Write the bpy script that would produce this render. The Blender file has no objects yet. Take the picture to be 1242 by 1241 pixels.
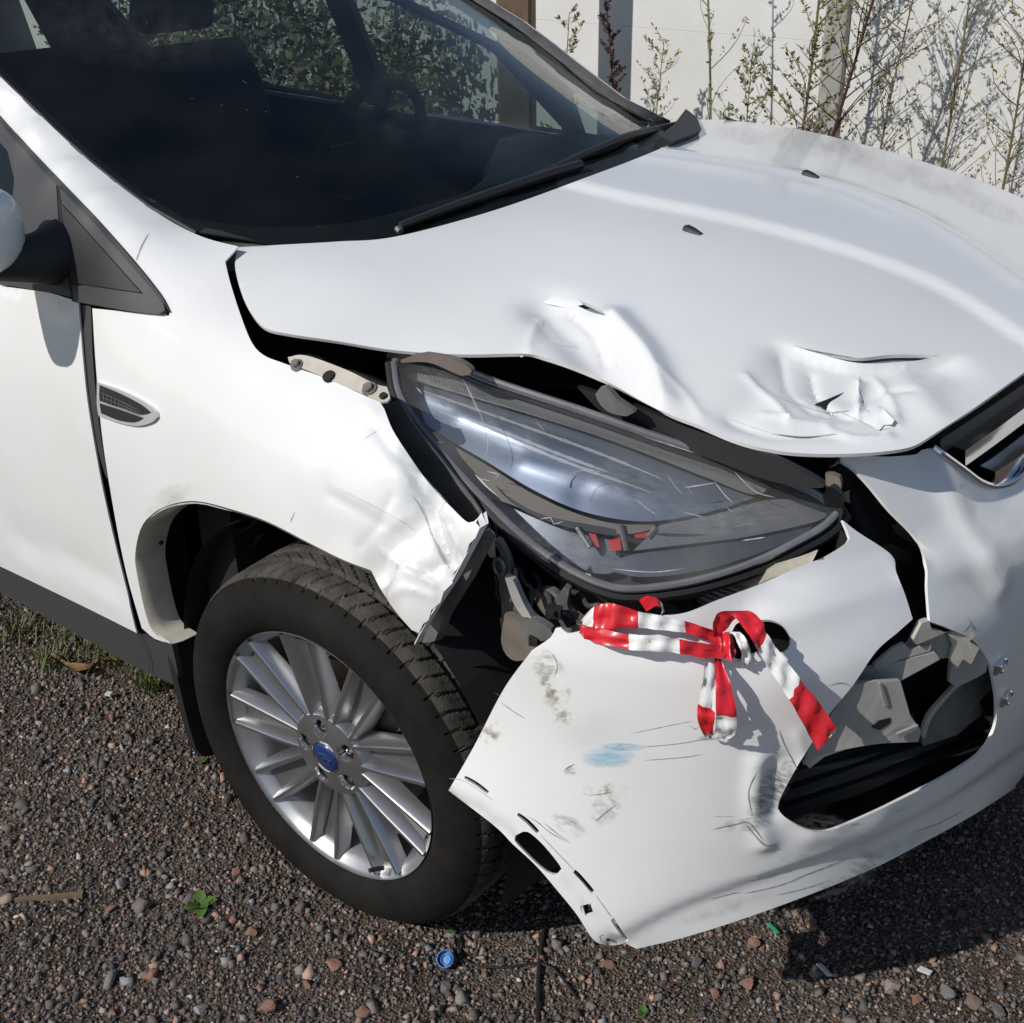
import bpy, bmesh, math, random
import numpy as np
from mathutils import Matrix, Vector
from mathutils.geometry import delaunay_2d_cdt
random.seed(7); RNG = np.random.default_rng(7)
SC = bpy.context.scene
COL = SC.collection

# ------------------------------------------------------------------ camera, world, sun, exposure
CAM_POS = np.array([1.4133, -1.9637, 1.6874]); FPX = 1545.46
CAM_R = np.array([[0.751885582778092, 0.6591342176239458, -0.014496674367233245],
                  [0.2885641408442679, -0.34878105039208873, -0.8916739962038812],
                  [-0.5927890071764574, 0.6662536018999456, -0.4524459425457265]])
cam = bpy.data.cameras.new('camera'); cam_ob = bpy.data.objects.new('camera', cam); COL.objects.link(cam_ob)
cam.sensor_fit = 'HORIZONTAL'; cam.sensor_width = 36; cam.lens = FPX / 1242 * 36; cam.clip_start = .05; cam.clip_end = 500
mw = np.eye(4); mw[:3, 0] = CAM_R[0]; mw[:3, 1] = -CAM_R[1]; mw[:3, 2] = -CAM_R[2]; mw[:3, 3] = CAM_POS
cam_ob.matrix_world = Matrix(mw.tolist()); SC.camera = cam_ob

SUN_TO = Vector((-.32, -1.22, 1.0)).normalized()
W = bpy.data.worlds.new('World'); SC.world = W; W.use_nodes = True
nt = W.node_tree; bg = nt.nodes['Background']
sky = nt.nodes.new('ShaderNodeTexSky'); sky.sky_type = 'NISHITA'; sky.sun_disc = False
sky.sun_elevation = math.asin(SUN_TO.z); sky.sun_rotation = math.atan2(SUN_TO.x, SUN_TO.y)
sky.air_density = 1.0; sky.dust_density = .6; sky.ozone_density = 1.0
nt.links.new(sky.outputs[0], bg.inputs[0]); bg.inputs[1].default_value = .08
sun = bpy.data.lights.new('sun', 'SUN'); sun.energy = 3.4; sun.angle = math.radians(.53); sun.color = (1, .955, .89)
sun_ob = bpy.data.objects.new('sun', sun); COL.objects.link(sun_ob)
sun_ob.rotation_euler = SUN_TO.to_track_quat('Z', 'Y').to_euler(); sun_ob.location = (-3, -8, 7)
SC.view_settings.view_transform = 'Standard'; SC.view_settings.look = 'None'
SC.view_settings.gamma = 1; SC.view_settings.exposure = 0; SC.view_settings.use_curve_mapping = False

# ------------------------------------------------------------------ materials
def mat(name, base, rough=.5, metal=0, bump=0, bscale=200, vary=0, vscale=6, coat=0, spec=.5, vcol=None):
    m = bpy.data.materials.new(name); m.use_nodes = True; n = m.node_tree; p = n.nodes['Principled BSDF']
    p.inputs['Roughness'].default_value = rough; p.inputs['Metallic'].default_value = metal
    p.inputs['Coat Weight'].default_value = coat; p.inputs['Coat Roughness'].default_value = .09
    p.inputs['Specular IOR Level'].default_value = spec
    c = list(base) + [1]; p.inputs['Base Color'].default_value = c
    tc = n.nodes.new('ShaderNodeTexCoord')
    if vary:
        t = n.nodes.new('ShaderNodeTexNoise'); t.inputs['Scale'].default_value = vscale; t.inputs['Detail'].default_value = 8; t.inputs['Roughness'].default_value = .65
        n.links.new(tc.outputs['Object'], t.inputs['Vector'])
        r = n.nodes.new('ShaderNodeValToRGB'); r.color_ramp.elements[0].position = .3; r.color_ramp.elements[1].position = .72
        d = vcol or [x * (1 - vary) for x in base]
        r.color_ramp.elements[0].color = list(d) + [1]; r.color_ramp.elements[1].color = c
        n.links.new(t.outputs['Fac'], r.inputs[0]); n.links.new(r.outputs[0], p.inputs['Base Color'])
    if bump:
        t2 = n.nodes.new('ShaderNodeTexNoise'); t2.inputs['Scale'].default_value = bscale; t2.inputs['Detail'].default_value = 4
        n.links.new(tc.outputs['Object'], t2.inputs['Vector'])
        b = n.nodes.new('ShaderNodeBump'); b.inputs['Strength'].default_value = bump; b.inputs['Distance'].default_value = .002
        n.links.new(t2.outputs['Fac'], b.inputs['Height']); n.links.new(b.outputs[0], p.inputs['Normal'])
    return m

def glass(name, tint, rough=.0, ior=1.5, dirt=0):
    m = bpy.data.materials.new(name); m.use_nodes = True; n = m.node_tree; n.nodes.clear()
    o = n.nodes.new('ShaderNodeOutputMaterial'); mx = n.nodes.new('ShaderNodeMixShader')
    tr = n.nodes.new('ShaderNodeBsdfTransparent'); tr.inputs[0].default_value = list(tint) + [1]
    gl = n.nodes.new('ShaderNodeBsdfGlossy'); gl.inputs['Roughness'].default_value = rough
    fr = n.nodes.new('ShaderNodeFresnel'); fr.inputs['IOR'].default_value = ior
    ge = n.nodes.new('ShaderNodeNewGeometry'); mr = n.nodes.new('ShaderNodeMapRange'); mr.inputs['To Min'].default_value = ior; mr.inputs['To Max'].default_value = 1 / ior
    n.links.new(ge.outputs['Backfacing'], mr.inputs['Value']); n.links.new(mr.outputs[0], fr.inputs['IOR'])
    n.links.new(fr.outputs[0], mx.inputs[0]); n.links.new(tr.outputs[0], mx.inputs[1]); n.links.new(gl.outputs[0], mx.inputs[2])
    last = mx
    if dirt:
        df = n.nodes.new('ShaderNodeBsdfDiffuse'); df.inputs[0].default_value = (.4, .39, .36, 1)
        tc = n.nodes.new('ShaderNodeTexCoord'); t = n.nodes.new('ShaderNodeTexNoise'); t.inputs['Scale'].default_value = 5; t.inputs['Detail'].default_value = 10
        n.links.new(tc.outputs['Object'], t.inputs['Vector'])
        r = n.nodes.new('ShaderNodeMapRange'); r.inputs['From Min'].default_value = .35; r.inputs['From Max'].default_value = .8; r.inputs['To Max'].default_value = dirt
        n.links.new(t.outputs['Fac'], r.inputs['Value'])
        m2 = n.nodes.new('ShaderNodeMixShader'); n.links.new(r.outputs[0], m2.inputs[0]); n.links.new(mx.outputs[0], m2.inputs[1]); n.links.new(df.outputs[0], m2.inputs[2]); last = m2
    n.links.new(last.outputs[0], o.inputs[0])
    return m

def decal(name, col, amount=.8, scale=40, lo=.42, hi=.62, stretch=(1, 1, 1)):
    """a thin film of dirt, rubbed paint or painted reflection: broken up by noise and fading out to the edge of its patch"""
    m = bpy.data.materials.new(name); m.use_nodes = True; n = m.node_tree; p = n.nodes['Principled BSDF']
    p.inputs['Base Color'].default_value = list(col) + [1]; p.inputs['Roughness'].default_value = .8
    tc = n.nodes.new('ShaderNodeTexCoord')
    mp = n.nodes.new('ShaderNodeMapping'); mp.inputs['Scale'].default_value = stretch
    n.links.new(tc.outputs['UV'], mp.inputs[0])
    t = n.nodes.new('ShaderNodeTexNoise'); t.inputs['Scale'].default_value = scale * .28; t.inputs['Detail'].default_value = 13; t.inputs['Roughness'].default_value = .74
    oi = n.nodes.new('ShaderNodeObjectInfo'); ad = n.nodes.new('ShaderNodeVectorMath'); ad.operation = 'ADD'
    n.links.new(mp.outputs[0], ad.inputs[0]); n.links.new(oi.outputs['Location'], ad.inputs[1])
    n.links.new(ad.outputs[0], t.inputs['Vector'])
    r = n.nodes.new('ShaderNodeMapRange'); r.inputs['From Min'].default_value = lo; r.inputs['From Max'].default_value = hi; r.inputs['To Max'].default_value = amount
    n.links.new(t.outputs['Fac'], r.inputs['Value'])
    at = n.nodes.new('ShaderNodeAttribute'); at.attribute_name = 'fade'
    mu = n.nodes.new('ShaderNodeMath'); mu.operation = 'MULTIPLY'; n.links.new(r.outputs[0], mu.inputs[0]); n.links.new(at.outputs['Fac'], mu.inputs[1])
    n.links.new(mu.outputs[0], p.inputs['Alpha'])
    return m

M = {}
M['paint'] = mat('white_paint', (.83, .84, .845), .32, coat=.7, vary=.04, vscale=3, vcol=(.77, .77, .76))
M['black'] = mat('black_plastic', (.018, .018, .02), .55, bump=.3, bscale=700)
M['trim'] = mat('grey_black_trim', (.05, .05, .052), .5, bump=.25, bscale=900)
M['dark'] = mat('dark_and_shade', (.012, .012, .013), .8, vary=.5)  # near-black: dark parts, plus gap and hole shade put into the colour
M['rubber'] = mat('tyre_rubber', (.005, .005, .0048), .8, bump=.4, bscale=260, vary=.35, vscale=14, vcol=(.016, .014, .012), spec=.2)
M['tread'] = mat('tread_rubber', (.105, .097, .085), .9, bump=.6, bscale=300, vary=.5, vscale=25, vcol=(.035, .032, .029), spec=.3)
M['dimreflector'] = mat('dim_reflector', (.15, .165, .20), .35, .6, vary=.4, vscale=25)
M['striptone'] = mat('strip_grey', (.24, .24, .245), .4, .3)
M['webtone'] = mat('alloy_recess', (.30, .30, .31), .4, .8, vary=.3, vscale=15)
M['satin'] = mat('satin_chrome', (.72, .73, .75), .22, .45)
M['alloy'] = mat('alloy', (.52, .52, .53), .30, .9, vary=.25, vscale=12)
M['barrel'] = mat('alloy_barrel', (.5, .5, .51), .40, .75, vary=.3, vscale=8)
M['chrome'] = mat('chrome', (.75, .76, .78), .12, 1)
M['steel'] = mat('dull_steel', (.30, .29, .27), .5, .7, vary=.4, vscale=30, bump=.3)
M['rust'] = mat('rusty_disc', (.22, .15, .10), .55, .5, vary=.5, vscale=25, vcol=(.30, .27, .24))
M['primer'] = mat('beige_primer', (.60, .56, .47), .55, vary=.3, vscale=18)
M['greyplas'] = mat('grey_plastic', (.42, .41, .39), .55, vary=.3, vscale=14)
M['midgrey'] = mat('dusty_grey', (.16, .155, .15), .7, vary=.5, vscale=20)
M['brown'] = mat('dusty_brown_plastic', (.20, .17, .145), .6, vary=.4, vscale=14)
M['reflector'] = mat('lamp_reflector', (.33, .38, .47), .33, .8)
M['reflector2'] = mat('lamp_bezel', (.27, .27, .29), .22, .4, vary=.3, vscale=20)
M['redreflect'] = mat('reflected_red', (.5, .03, .02), .3)
M['amber'] = mat('amber', (.6, .2, .04), .3)
M['lens'] = glass('lamp_lens', (.86, .88, .9), .02, 1.55, dirt=.2)  # dirt film also carries the lens's hazy sky reflection as diffuse colour
M['screen'] = glass('windscreen_glass', (.40, .46, .44), .0, 1.5, dirt=.02)
M['sideglass'] = glass('side_glass', (.62, .7, .67), .0, 1.5)
M['darkglass'] = glass('privacy_glass', (.05, .055, .055), .0, 1.5)
M['cloth'] = mat('interior_cloth', (.02, .02, .022), .9, bump=.3)
M['dash'] = mat('dashboard_plastic', (.022, .023, .026), .6, bump=.4, bscale=500)
M['blue'] = mat('blue_enamel', (.012, .03, .13), .25, coat=.5)
M['red'] = mat('tape_red', (.62, .018, .03), .35, coat=.3)
M['white'] = mat('tape_white', (.78, .78, .77), .4, coat=.3)
M['scratch'] = mat('scratch_dark', (.16, .155, .15), .8, vary=.6, vscale=60, vcol=(.45, .44, .43))
M['scratchlight'] = mat('scratch_grey', (.32, .32, .31), .8, vary=.6, vscale=60, vcol=(.6, .6, .59))
M['bare'] = mat('torn_plastic_edge', (.30, .36, .40), .6, vary=.5, vscale=60)
M['d_grey'] = decal('scuff_grey', (.22, .215, .205), .5, 7, .44, .66, (1, 2.5, 1))
M['d_black'] = decal('scuff_black', (.05, .047, .043), .62, 9, .42, .62, (1, 3, 1))
M['d_brown'] = decal('dirt_brown', (.24, .20, .12), .75, 8, .5, .66)
M['d_blue'] = decal('scuff_blue', (.22, .52, .74), .65, 4, .30, .62, (1, 5, 1))
M['d_dust'] = decal('dust_grey', (.36, .35, .33), .30, 7, .36, .72)

# ------------------------------------------------------------------ helpers
def link(ob, parent=None):
    COL.objects.link(ob)
    if parent: ob.parent = parent
    return ob

def meshob(name, verts, faces, m, parent=None, smooth=False, mats=None, fm=None, kind=None):
    me = bpy.data.meshes.new(name)
    me.from_pydata([tuple(map(float, v)) for v in verts], [], [tuple(map(int, f)) for f in faces])
    for k in (mats or [m]): me.materials.append(k)
    if fm is not None: me.polygons.foreach_set('material_index', np.array(fm, dtype=np.int32))
    if smooth: me.polygons.foreach_set('use_smooth', np.ones(len(me.polygons), dtype=bool))
    me.update()
    ob = bpy.data.objects.new(name, me)
    if kind: ob['kind'] = kind
    return link(ob, parent)

def sharp(ob, deg=35):
    ob.data.set_sharp_from_angle(angle=math.radians(deg)); return ob

def thing(name, label, cat, loc=(0, 0, 0), group=None):
    o = bpy.data.objects.new(name, None); o.empty_display_size = .1; link(o); o.location = loc
    o['label'] = label; o['category'] = cat
    if group: o['group'] = group
    return o

def tag(o, label, cat, group=None):
    o['label'] = label; o['category'] = cat
    if group: o['group'] = group
    return o

class Geo:
    """collects simple solids into one mesh"""
    def __init__(s): s.v = []; s.f = []
    def add(s, v, f):
        b = len(s.v); s.v += [tuple(map(float, p)) for p in v]; s.f += [tuple(i + b for i in q) for q in f]; return s
    def box(s, c, d, rot=None):
        v = np.array([(x, y, z) for x in (-.5, .5) for y in (-.5, .5) for z in (-.5, .5)]) * np.array(d)
        if rot is not None: v = v @ np.array(rot).T
        v = v + np.array(c)
        return s.add(v, [(0, 1, 3, 2), (4, 6, 7, 5), (0, 4, 5, 1), (2, 3, 7, 6), (0, 2, 6, 4), (1, 5, 7, 3)])
    def tube(s, pts, r, n=8, cap=True):
        P = np.array(pts, float); k = len(P); rr = np.broadcast_to(np.array(r, float), (k,))
        T = np.gradient(P, axis=0); T /= np.linalg.norm(T, axis=1)[:, None] + 1e-12
        up = np.array([0, 0, 1.]) if abs(T[0][2]) < .9 else np.array([1., 0, 0])
        v = []; 
        for i in range(k):
            a = np.cross(T[i], up); a /= np.linalg.norm(a) + 1e-12; b = np.cross(a, T[i]); up = b
            for j in range(n):
                t = 2 * math.pi * j / n; v.append(P[i] + rr[i] * (math.cos(t) * a + math.sin(t) * b))
        f = [(i * n + j, i * n + (j + 1) % n, (i + 1) * n + (j + 1) % n, (i + 1) * n + j) for i in range(k - 1) for j in range(n)]
        if cap: f += [tuple(range(n))[::-1], tuple((k - 1) * n + j for j in range(n))]
        return s.add(v, f)
    def prism(s, poly, thick):
        """closed 3D polygon given thickness along -vec"""
        P = np.array(poly, float); n = len(P); t = np.array(thick, float)
        return s.add(np.concatenate([P, P + t]), [tuple(range(n)), tuple(range(n, 2 * n))[::-1]] + [(i, i + n, (i + 1) % n + n, (i + 1) % n) for i in range(n)])
    def build(s, name, m, parent=None, smooth=False, kind=None):
        ob = meshob(name, s.v, s.f, m, parent, smooth, kind=kind)
        bm = bmesh.new(); bm.from_mesh(ob.data); bmesh.ops.recalc_face_normals(bm, faces=bm.faces); bm.to_mesh(ob.data); bm.free()
        if smooth: sharp(ob, 38)
        return ob

def rays(px):
    px = np.atleast_2d(np.array(px, float)); q = np.stack([(px[:, 0] - 621) / FPX, (px[:, 1] - 620.5) / FPX, np.ones(len(px))], 1)
    return q @ CAM_R
def ony(px, py, y): d = rays([(px, py)])[0]; return CAM_POS + d * (y - CAM_POS[1]) / d[1]
def onx(px, py, x): d = rays([(px, py)])[0]; return CAM_POS + d * (x - CAM_POS[0]) / d[0]
def onz(px, py, z): d = rays([(px, py)])[0]; return CAM_POS + d * (z - CAM_POS[2]) / d[2]

def curve(pts, step=6., closed=True):
    """smooth outline through points (x, y) ; (x, y, 1) marks a corner. Catmull-Rom between corners."""
    P = [np.array(p[:2], float) for p in pts]; cor = [len(p) > 2 for p in pts]; n = len(P); out = []
    for i in range(n if closed else n - 1):
        a, b = P[i], P[(i + 1) % n]
        p0 = P[i - 1] if (closed or i > 0) else 2 * a - b
        p3 = P[(i + 2) % n] if (closed or i < n - 2) else 2 * b - a
        if cor[i]: p0 = 2 * a - b
        if cor[(i + 1) % n]: p3 = 2 * b - a
        k = max(1, int(np.linalg.norm(b - a) / step))
        for j in range(k):
            t = j / k
            out.append(.5 * ((2 * a) + (b - p0) * t + (2 * p0 - 5 * a + 4 * b - p3) * t * t + (3 * a - p0 - 3 * b + p3) * t ** 3))
    if not closed: out.append(P[-1])
    return np.array(out)

def pdist(U, V, line):
    """distance, signed side and 0..1 position of points relative to a polyline in parameter space"""
    L = np.array(line); best = np.full(U.shape, 1e9); side = np.zeros(U.shape); tt = np.zeros(U.shape)
    seg = np.linalg.norm(np.diff(L, axis=0), axis=1); cum = np.concatenate([[0], np.cumsum(seg)]); tot = cum[-1] + 1e-12
    for i in range(len(L) - 1):
        a = L[i]; d = L[i + 1] - a; l2 = d @ d + 1e-15
        t = np.clip(((U - a[0]) * d[0] + (V - a[1]) * d[1]) / l2, 0, 1)
        dx = U - a[0] - t * d[0]; dy = V - a[1] - t * d[1]; q = np.hypot(dx, dy)
        s = d[0] * (V - a[1]) - d[1] * (U - a[0])
        w = q < best; best = np.where(w, q, best); side = np.where(w, np.sign(s), side); tt = np.where(w, (cum[i] + t * seg[i]) / tot, tt)
    return best, side, tt

class Surf:
    """a body surface: pos(u, v, w) <-> uvw(P), w measured outward, plus a list of dents"""
    def __init__(s, pos, uvw, tmin=.8, tmax=4.): s.pos = pos; s.uvw = uvw; s.dents = []; s.t = (tmin, tmax)
    def disp(s, U, V):
        D = np.zeros(np.shape(U))
        for kind, L, A, w, fall in s.dents:
            d, sd, tt = pdist(U, V, L)
            taper = np.minimum(1, np.minimum(tt, 1 - tt) / .22 + .0)
            taper = taper * taper * (3 - 2 * taper)
            if kind == 'g': D = D + A * np.exp(-(d / w) ** 2)
            elif kind == 'c': D = D + A * np.exp(-d / w)
            elif kind == 's': D = D + A * .5 * (1 + np.tanh(sd * d / w)) * np.exp(-(d / fall) ** 2) * taper
            elif kind == 'S': D = D + A * .5 * (1 + np.tanh(sd * d / w)) * np.exp(-(d / fall) ** 2)
            elif kind == 'v':   # one-sided ramp: full at the line, easing out on the positive side only
                D = D + A * np.where(sd > 0, np.exp(-(d / fall) ** 2), np.exp(-(d / w) ** 2)) * taper
        return D
    def hit(s, px, extra=0., dents=True):
        d = rays(px); n = len(d); T = np.linspace(s.t[0], s.t[1], 130)
        def G(Q, dd=True):
            u, v, w = s.uvw(Q); g = w - extra
            return g - s.disp(u, v) if (dd and dents and s.dents) else g
        def first(t0, t1, k, dd):
            T = t0[:, None] + (t1 - t0)[:, None] * np.linspace(0, 1, k)[None]
            g = G(CAM_POS + d[:, None, :] * T[..., None], dd); sg = g > 0; ch = sg[:, :-1] & ~sg[:, 1:]; has = ch.any(1)
            i = np.where(has, ch.argmax(1), np.clip(np.abs(g).argmin(1), 0, k - 2)); r = np.arange(n); return T[r, i], T[r, i + 1], has
        lo, hi, has = first(np.full(n, s.t[0]), np.full(n, s.t[1]), 130, False)
        if dents and s.dents:
            m_ = .5 * (lo + hi); lo, hi, has = first(m_ - .16, m_ + .16, 40, True)
        T0 = .5 * (lo + hi)
        for _ in range(14):
            mid = .5 * (lo + hi); gm = G(CAM_POS + d * mid[:, None]); pos = gm > 0
            lo = np.where(pos, mid, lo); hi = np.where(pos, hi, mid)
        t = np.where(has, .5 * (lo + hi), T0); return CAM_POS + d * t[:, None]
    def uv(s, px, **k):
        u, v, w = s.uvw(s.hit(px, **k)); return np.stack([u, v], 1)
    def dent(s, kind, px, A, w, fall=.1, step=12):
        L = s.uv(curve(px, step, False), dents=False) if len(px) > 1 else None
        s.dents.append((kind, L, A, w, fall))
    def normal(s, u, v, e=.004):
        f = lambda a, b: s.pos(a, b, s.disp(a, b))
        return np.cross(f(u + e, v) - f(u - e, v), f(u, v + e) - f(u, v - e))

def panel(name, S, outline, m, parent, holes=(), h=.014, fine=(), thick=.0025, off=0., kind=None, lines=()):
    """outline / holes: arrays in (u, v) of the surface. Meshes the inside, keeps the holes open, gives it thickness."""
    pts = []; edges = []; 
    def loop(L):
        b = len(pts); k = len(L); pts.extend(Vector((float(p[0]), float(p[1]))) for p in L); edges.extend((b + i, b + (i + 1) % k) for i in range(k))
    loop(outline)
    for H in holes: loop(H)
    LP = []
    for Lq, gap in lines:                       # creases: mesh edges run along both sides of the fold
        Lq = np.array(Lq); T_ = np.gradient(Lq, axis=0); T_ /= np.linalg.norm(T_, axis=1)[:, None]; Nq = np.stack([-T_[:, 1], T_[:, 0]], 1)
        for o_ in (-gap, 0, gap):
            Q = Lq + Nq * o_; b = len(pts); pts.extend(Vector((float(p[0]), float(p[1]))) for p in Q); edges.extend((b + i, b + i + 1) for i in range(len(Q) - 1)); LP.append(Q)
    O = np.array(outline)
    lo, hi = O.min(0), O.max(0)
    def inside(P, L):
        x, y = P[:, 0], P[:, 1]; r = np.zeros(len(P), bool); n = len(L); j = n - 1
        for i in range(n):
            xi, yi = L[i]; xj, yj = L[j]
            c = ((yi > y) != (yj > y)) & (x < (xj - xi) * (y - yi) / (yj - yi + 1e-18) + xi); r ^= c; j = i
        return r
    gx, gy = np.meshgrid(np.arange(lo[0] + h / 2, hi[0], h), np.arange(lo[1] + h / 2, hi[1], h))
    gx = gx + (np.arange(gx.shape[0])[:, None] % 2) * h / 2
    G = np.stack([gx.ravel(), gy.ravel()], 1)
    for (L, hh) in fine:
        L = np.array(L); l2, h2 = L.min(0), L.max(0)
        G = G[~inside(G, L)]
        ax, ay = np.meshgrid(np.arange(l2[0], h2[0], hh), np.arange(l2[1], h2[1], hh)); ax = ax + (np.arange(ax.shape[0])[:, None] % 2) * hh / 2
        A = np.stack([ax.ravel(), ay.ravel()], 1); G = np.concatenate([G, A[inside(A, L)]])
    ok = inside(G, O)
    for H in holes: ok &= ~inside(G, np.array(H))
    G = G[ok]
    # keep clear of the border so no slivers form
    B = np.concatenate([O] + [np.array(H) for H in holes] + LP); keep = np.ones(len(G), bool); mg = .0028
    for i in range(0, len(G), 2000):
        d = np.linalg.norm(G[i:i + 2000, None] - B[None], axis=2).min(1); keep[i:i + 2000] = d > (h * .32 if not fine else min(h * .2, mg))
    G = G[keep]
    pts.extend(Vector((float(a), float(b))) for a, b in G)
    r = delaunay_2d_cdt(pts, edges, [], 0, 1e-7)
    V = np.array([(p.x, p.y) for p in r[0]]); Fc = [tuple(f) for f in r[2]]
    cen = np.array([V[list(f)].mean(0) for f in Fc]); ok = inside(cen, O)
    for H in holes: ok &= ~inside(cen, np.array(H))
    Fc = [f for f, k in zip(Fc, ok) if k]
    P = S.pos(V[:, 0], V[:, 1], S.disp(V[:, 0], V[:, 1]) + off)
    # outward orientation
    f0 = Fc[len(Fc) // 2]; a, b, c = (P[i] for i in f0[:3]); mid = V[list(f0)].mean(0)
    outv = S.pos(mid[0:1], mid[1:2], np.array([.05]))[0] - S.pos(mid[0:1], mid[1:2], np.array([0.]))[0]
    if np.cross(b - a, c - a) @ outv < 0: Fc = [f[::-1] for f in Fc]
    ob = meshob(name, P, Fc, m, parent, True, kind=kind)
    if thick:
        so = ob.modifiers.new('thickness', 'SOLIDIFY'); so.thickness = thick; so.offset = -1
        es = ob.modifiers.new('edges', 'EDGE_SPLIT'); es.split_angle = math.radians(50)
    return ob

def ribbons(name, S, strokes, m, parent, lift=.0009, kind=None):
    """scratches: each stroke = (pixel points, width in metres)"""
    v = []; f = []
    for px, wd in strokes:
        c = curve(px, 5, False); P = S.hit(c); k = len(P)
        T = np.gradient(P, axis=0); view = CAM_POS - P
        u, vv, w = S.uvw(P); N = S.normal(u, vv); N /= np.linalg.norm(N, axis=1)[:, None] + 1e-12
        N *= np.sign((N * view).sum(1))[:, None]
        B = np.cross(T, N); B /= np.linalg.norm(B, axis=1)[:, None] + 1e-12
        s = np.linspace(0, 1, k); ww = wd * .5 * (np.minimum(1, np.minimum(s, 1 - s) * 5 + .12)) * (1 + .35 * np.sin(s * 37 + wd * 9000) * np.sin(s * 91))
        b = len(v); P = P + N * lift
        for i in range(k): v += [P[i] - B[i] * ww[i], P[i] + B[i] * ww[i]]
        f += [(b + 2 * i, b + 2 * i + 1, b + 2 * i + 3, b + 2 * i + 2) for i in range(k - 1)]
    return meshob(name, v, f, m, parent, True, kind=kind)

def patch(name, S, px_center, rx, ry, ang, m, parent, lift=.0012, n=14):
    """a stain or painted reflection lying on a surface: an elliptical film fading at its rim"""
    v = []; f = []; fade = []; uvs = []
    ca, sa = math.cos(ang), math.sin(ang); q = []
    for i in range(n + 1):
        for j in range(n + 1):
            a = 2 * i / n - 1; b = 2 * j / n - 1
            q.append((px_center[0] + a * rx * ca - b * ry * sa, px_center[1] + a * rx * sa + b * ry * ca))
            fade.append(max(0., 1 - (a * a + b * b)) ** .7); uvs.append((a * rx / 40 + px_center[0] * .37, b * ry / 40 + px_center[1] * .13))
    P = S.hit(q); u, vv, w = S.uvw(P); N = S.normal(u, vv); N /= np.linalg.norm(N, axis=1)[:, None] + 1e-12
    N *= np.sign((N * (CAM_POS - P)).sum(1))[:, None]; P = P + N * lift
    f = [(i * (n + 1) + j, (i + 1) * (n + 1) + j, (i + 1) * (n + 1) + j + 1, i * (n + 1) + j + 1) for i in range(n) for j in range(n)]
    ob = meshob(name, P, f, m, parent, True)
    at = ob.data.attributes.new('fade', 'FLOAT', 'POINT'); at.data.foreach_set('value', np.array(fade, dtype=np.float32))
    ul = ob.data.uv_layers.new(name='UVMap')
    li = np.zeros(len(ob.data.loops), dtype=np.int32); ob.data.loops.foreach_get('vertex_index', li)
    ul.data.foreach_set('uv', np.array(uvs, dtype=np.float32)[li].ravel())
    return ob

def tps(ctrl, lam=1e-5):
    """thin-plate height function w(u, v) through control points"""
    c = np.array(ctrl, float); X = c[:, :2]; n = len(X)
    def K(A, B):
        r2 = ((A[..., None, :] - B) ** 2).sum(-1); return .5 * r2 * np.log(r2 + 1e-12)
    A = np.zeros((n + 3, n + 3)); A[:n, :n] = K(X, X) + lam * np.eye(n); A[:n, n] = 1; A[:n, n + 1:] = X; A[n, :n] = 1; A[n + 1:, :n] = X.T
    s = np.linalg.solve(A, np.concatenate([c[:, 2], np.zeros(3)]))
    def f(u, v):
        Q = np.stack([u, v], -1); out = np.zeros(np.shape(u)); flat = Q.reshape(-1, 2); r = np.empty(len(flat))
        for i in range(0, len(flat), 40000):
            r[i:i + 40000] = K(flat[i:i + 40000], X) @ s[:n]
        r += s[n] + flat @ s[n + 1:]; return r.reshape(out.shape)
    return f

# ------------------------------------------------------------------ body surfaces
def hood_z(x, y):
    knee = np.maximum(0, np.abs(y) - .60)
    return 1.165 - .02 * (x + .3) - .14 * ((x + .3) / 1.1) ** 2 * np.sign(np.maximum(x + .3, 0)) - np.where(y < 0, .052 + .063 / (1 + np.exp(-(x - .0) / .05)), .028) * (y / .7) ** 2 - .55 * knee ** 2 * (y < 0)
HOOD = Surf(lambda u, v, w: np.stack([u, v, hood_z(u, v) + w], -1), lambda P: (P[..., 0], P[..., 1], P[..., 2] - hood_z(P[..., 0], P[..., 1])))

# windscreen: through the two glass edges and the cowl line
WEDGE = [(0, 92), (50, 140), (100, 187), (140, 220), (180, 250), (215, 272), (250, 288), (288, 298)]
TEDGE = [(0, 143), (35, 180), (75, 222), (120, 268), (165, 318), (207, 378)]
ws3 = np.array([ony(*p, y) for p, y in zip(WEDGE, (-.700, -.703, -.706, -.708, -.708, -.706, -.702, -.690))])
wsf = np.array([ony(*p, y) for p, y in zip([(573, 0), (625, 32), (682, 76), (746, 125), (800, 152)], (.575, .59, .605, .615, .625))])
def ext(a, b, z): return a + (a - b) / (a - b)[2] * (z - a[2])
_wc = list(ws3) + list(wsf) + [ext(ws3[0], ws3[3], 1.45), ext(ws3[0], ws3[3], 1.55), ext(wsf[0], wsf[2], 1.45), ext(wsf[0], wsf[2], 1.55)]
_hr = HOOD.hit([(340, 297), (410, 293), (480, 287), (540, 272), (600, 255), (660, 234), (720, 212), (790, 185)], dents=False)
_wc += list(_hr + np.array([-.035, 0, .004]))
for h_ in (.1, .2, .3, .4): _wc.append(np.array([-.18 - 2.5 * h_, -.04, 1.16 + h_]))
_wa = np.array(_wc); _wf = tps(np.stack([_wa[:, 1], _wa[:, 2], _wa[:, 0]], 1), 1e-5)
def ws_x(y, z): return _wf(np.asarray(y, float), np.asarray(z, float))
WS = Surf(lambda u, v, w: np.stack([ws_x(u, v) + w, u, v], -1), lambda P: (P[..., 1], P[..., 2], P[..., 0] - ws_x(P[..., 1], P[..., 2])), 1.2, 4.2)
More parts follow.
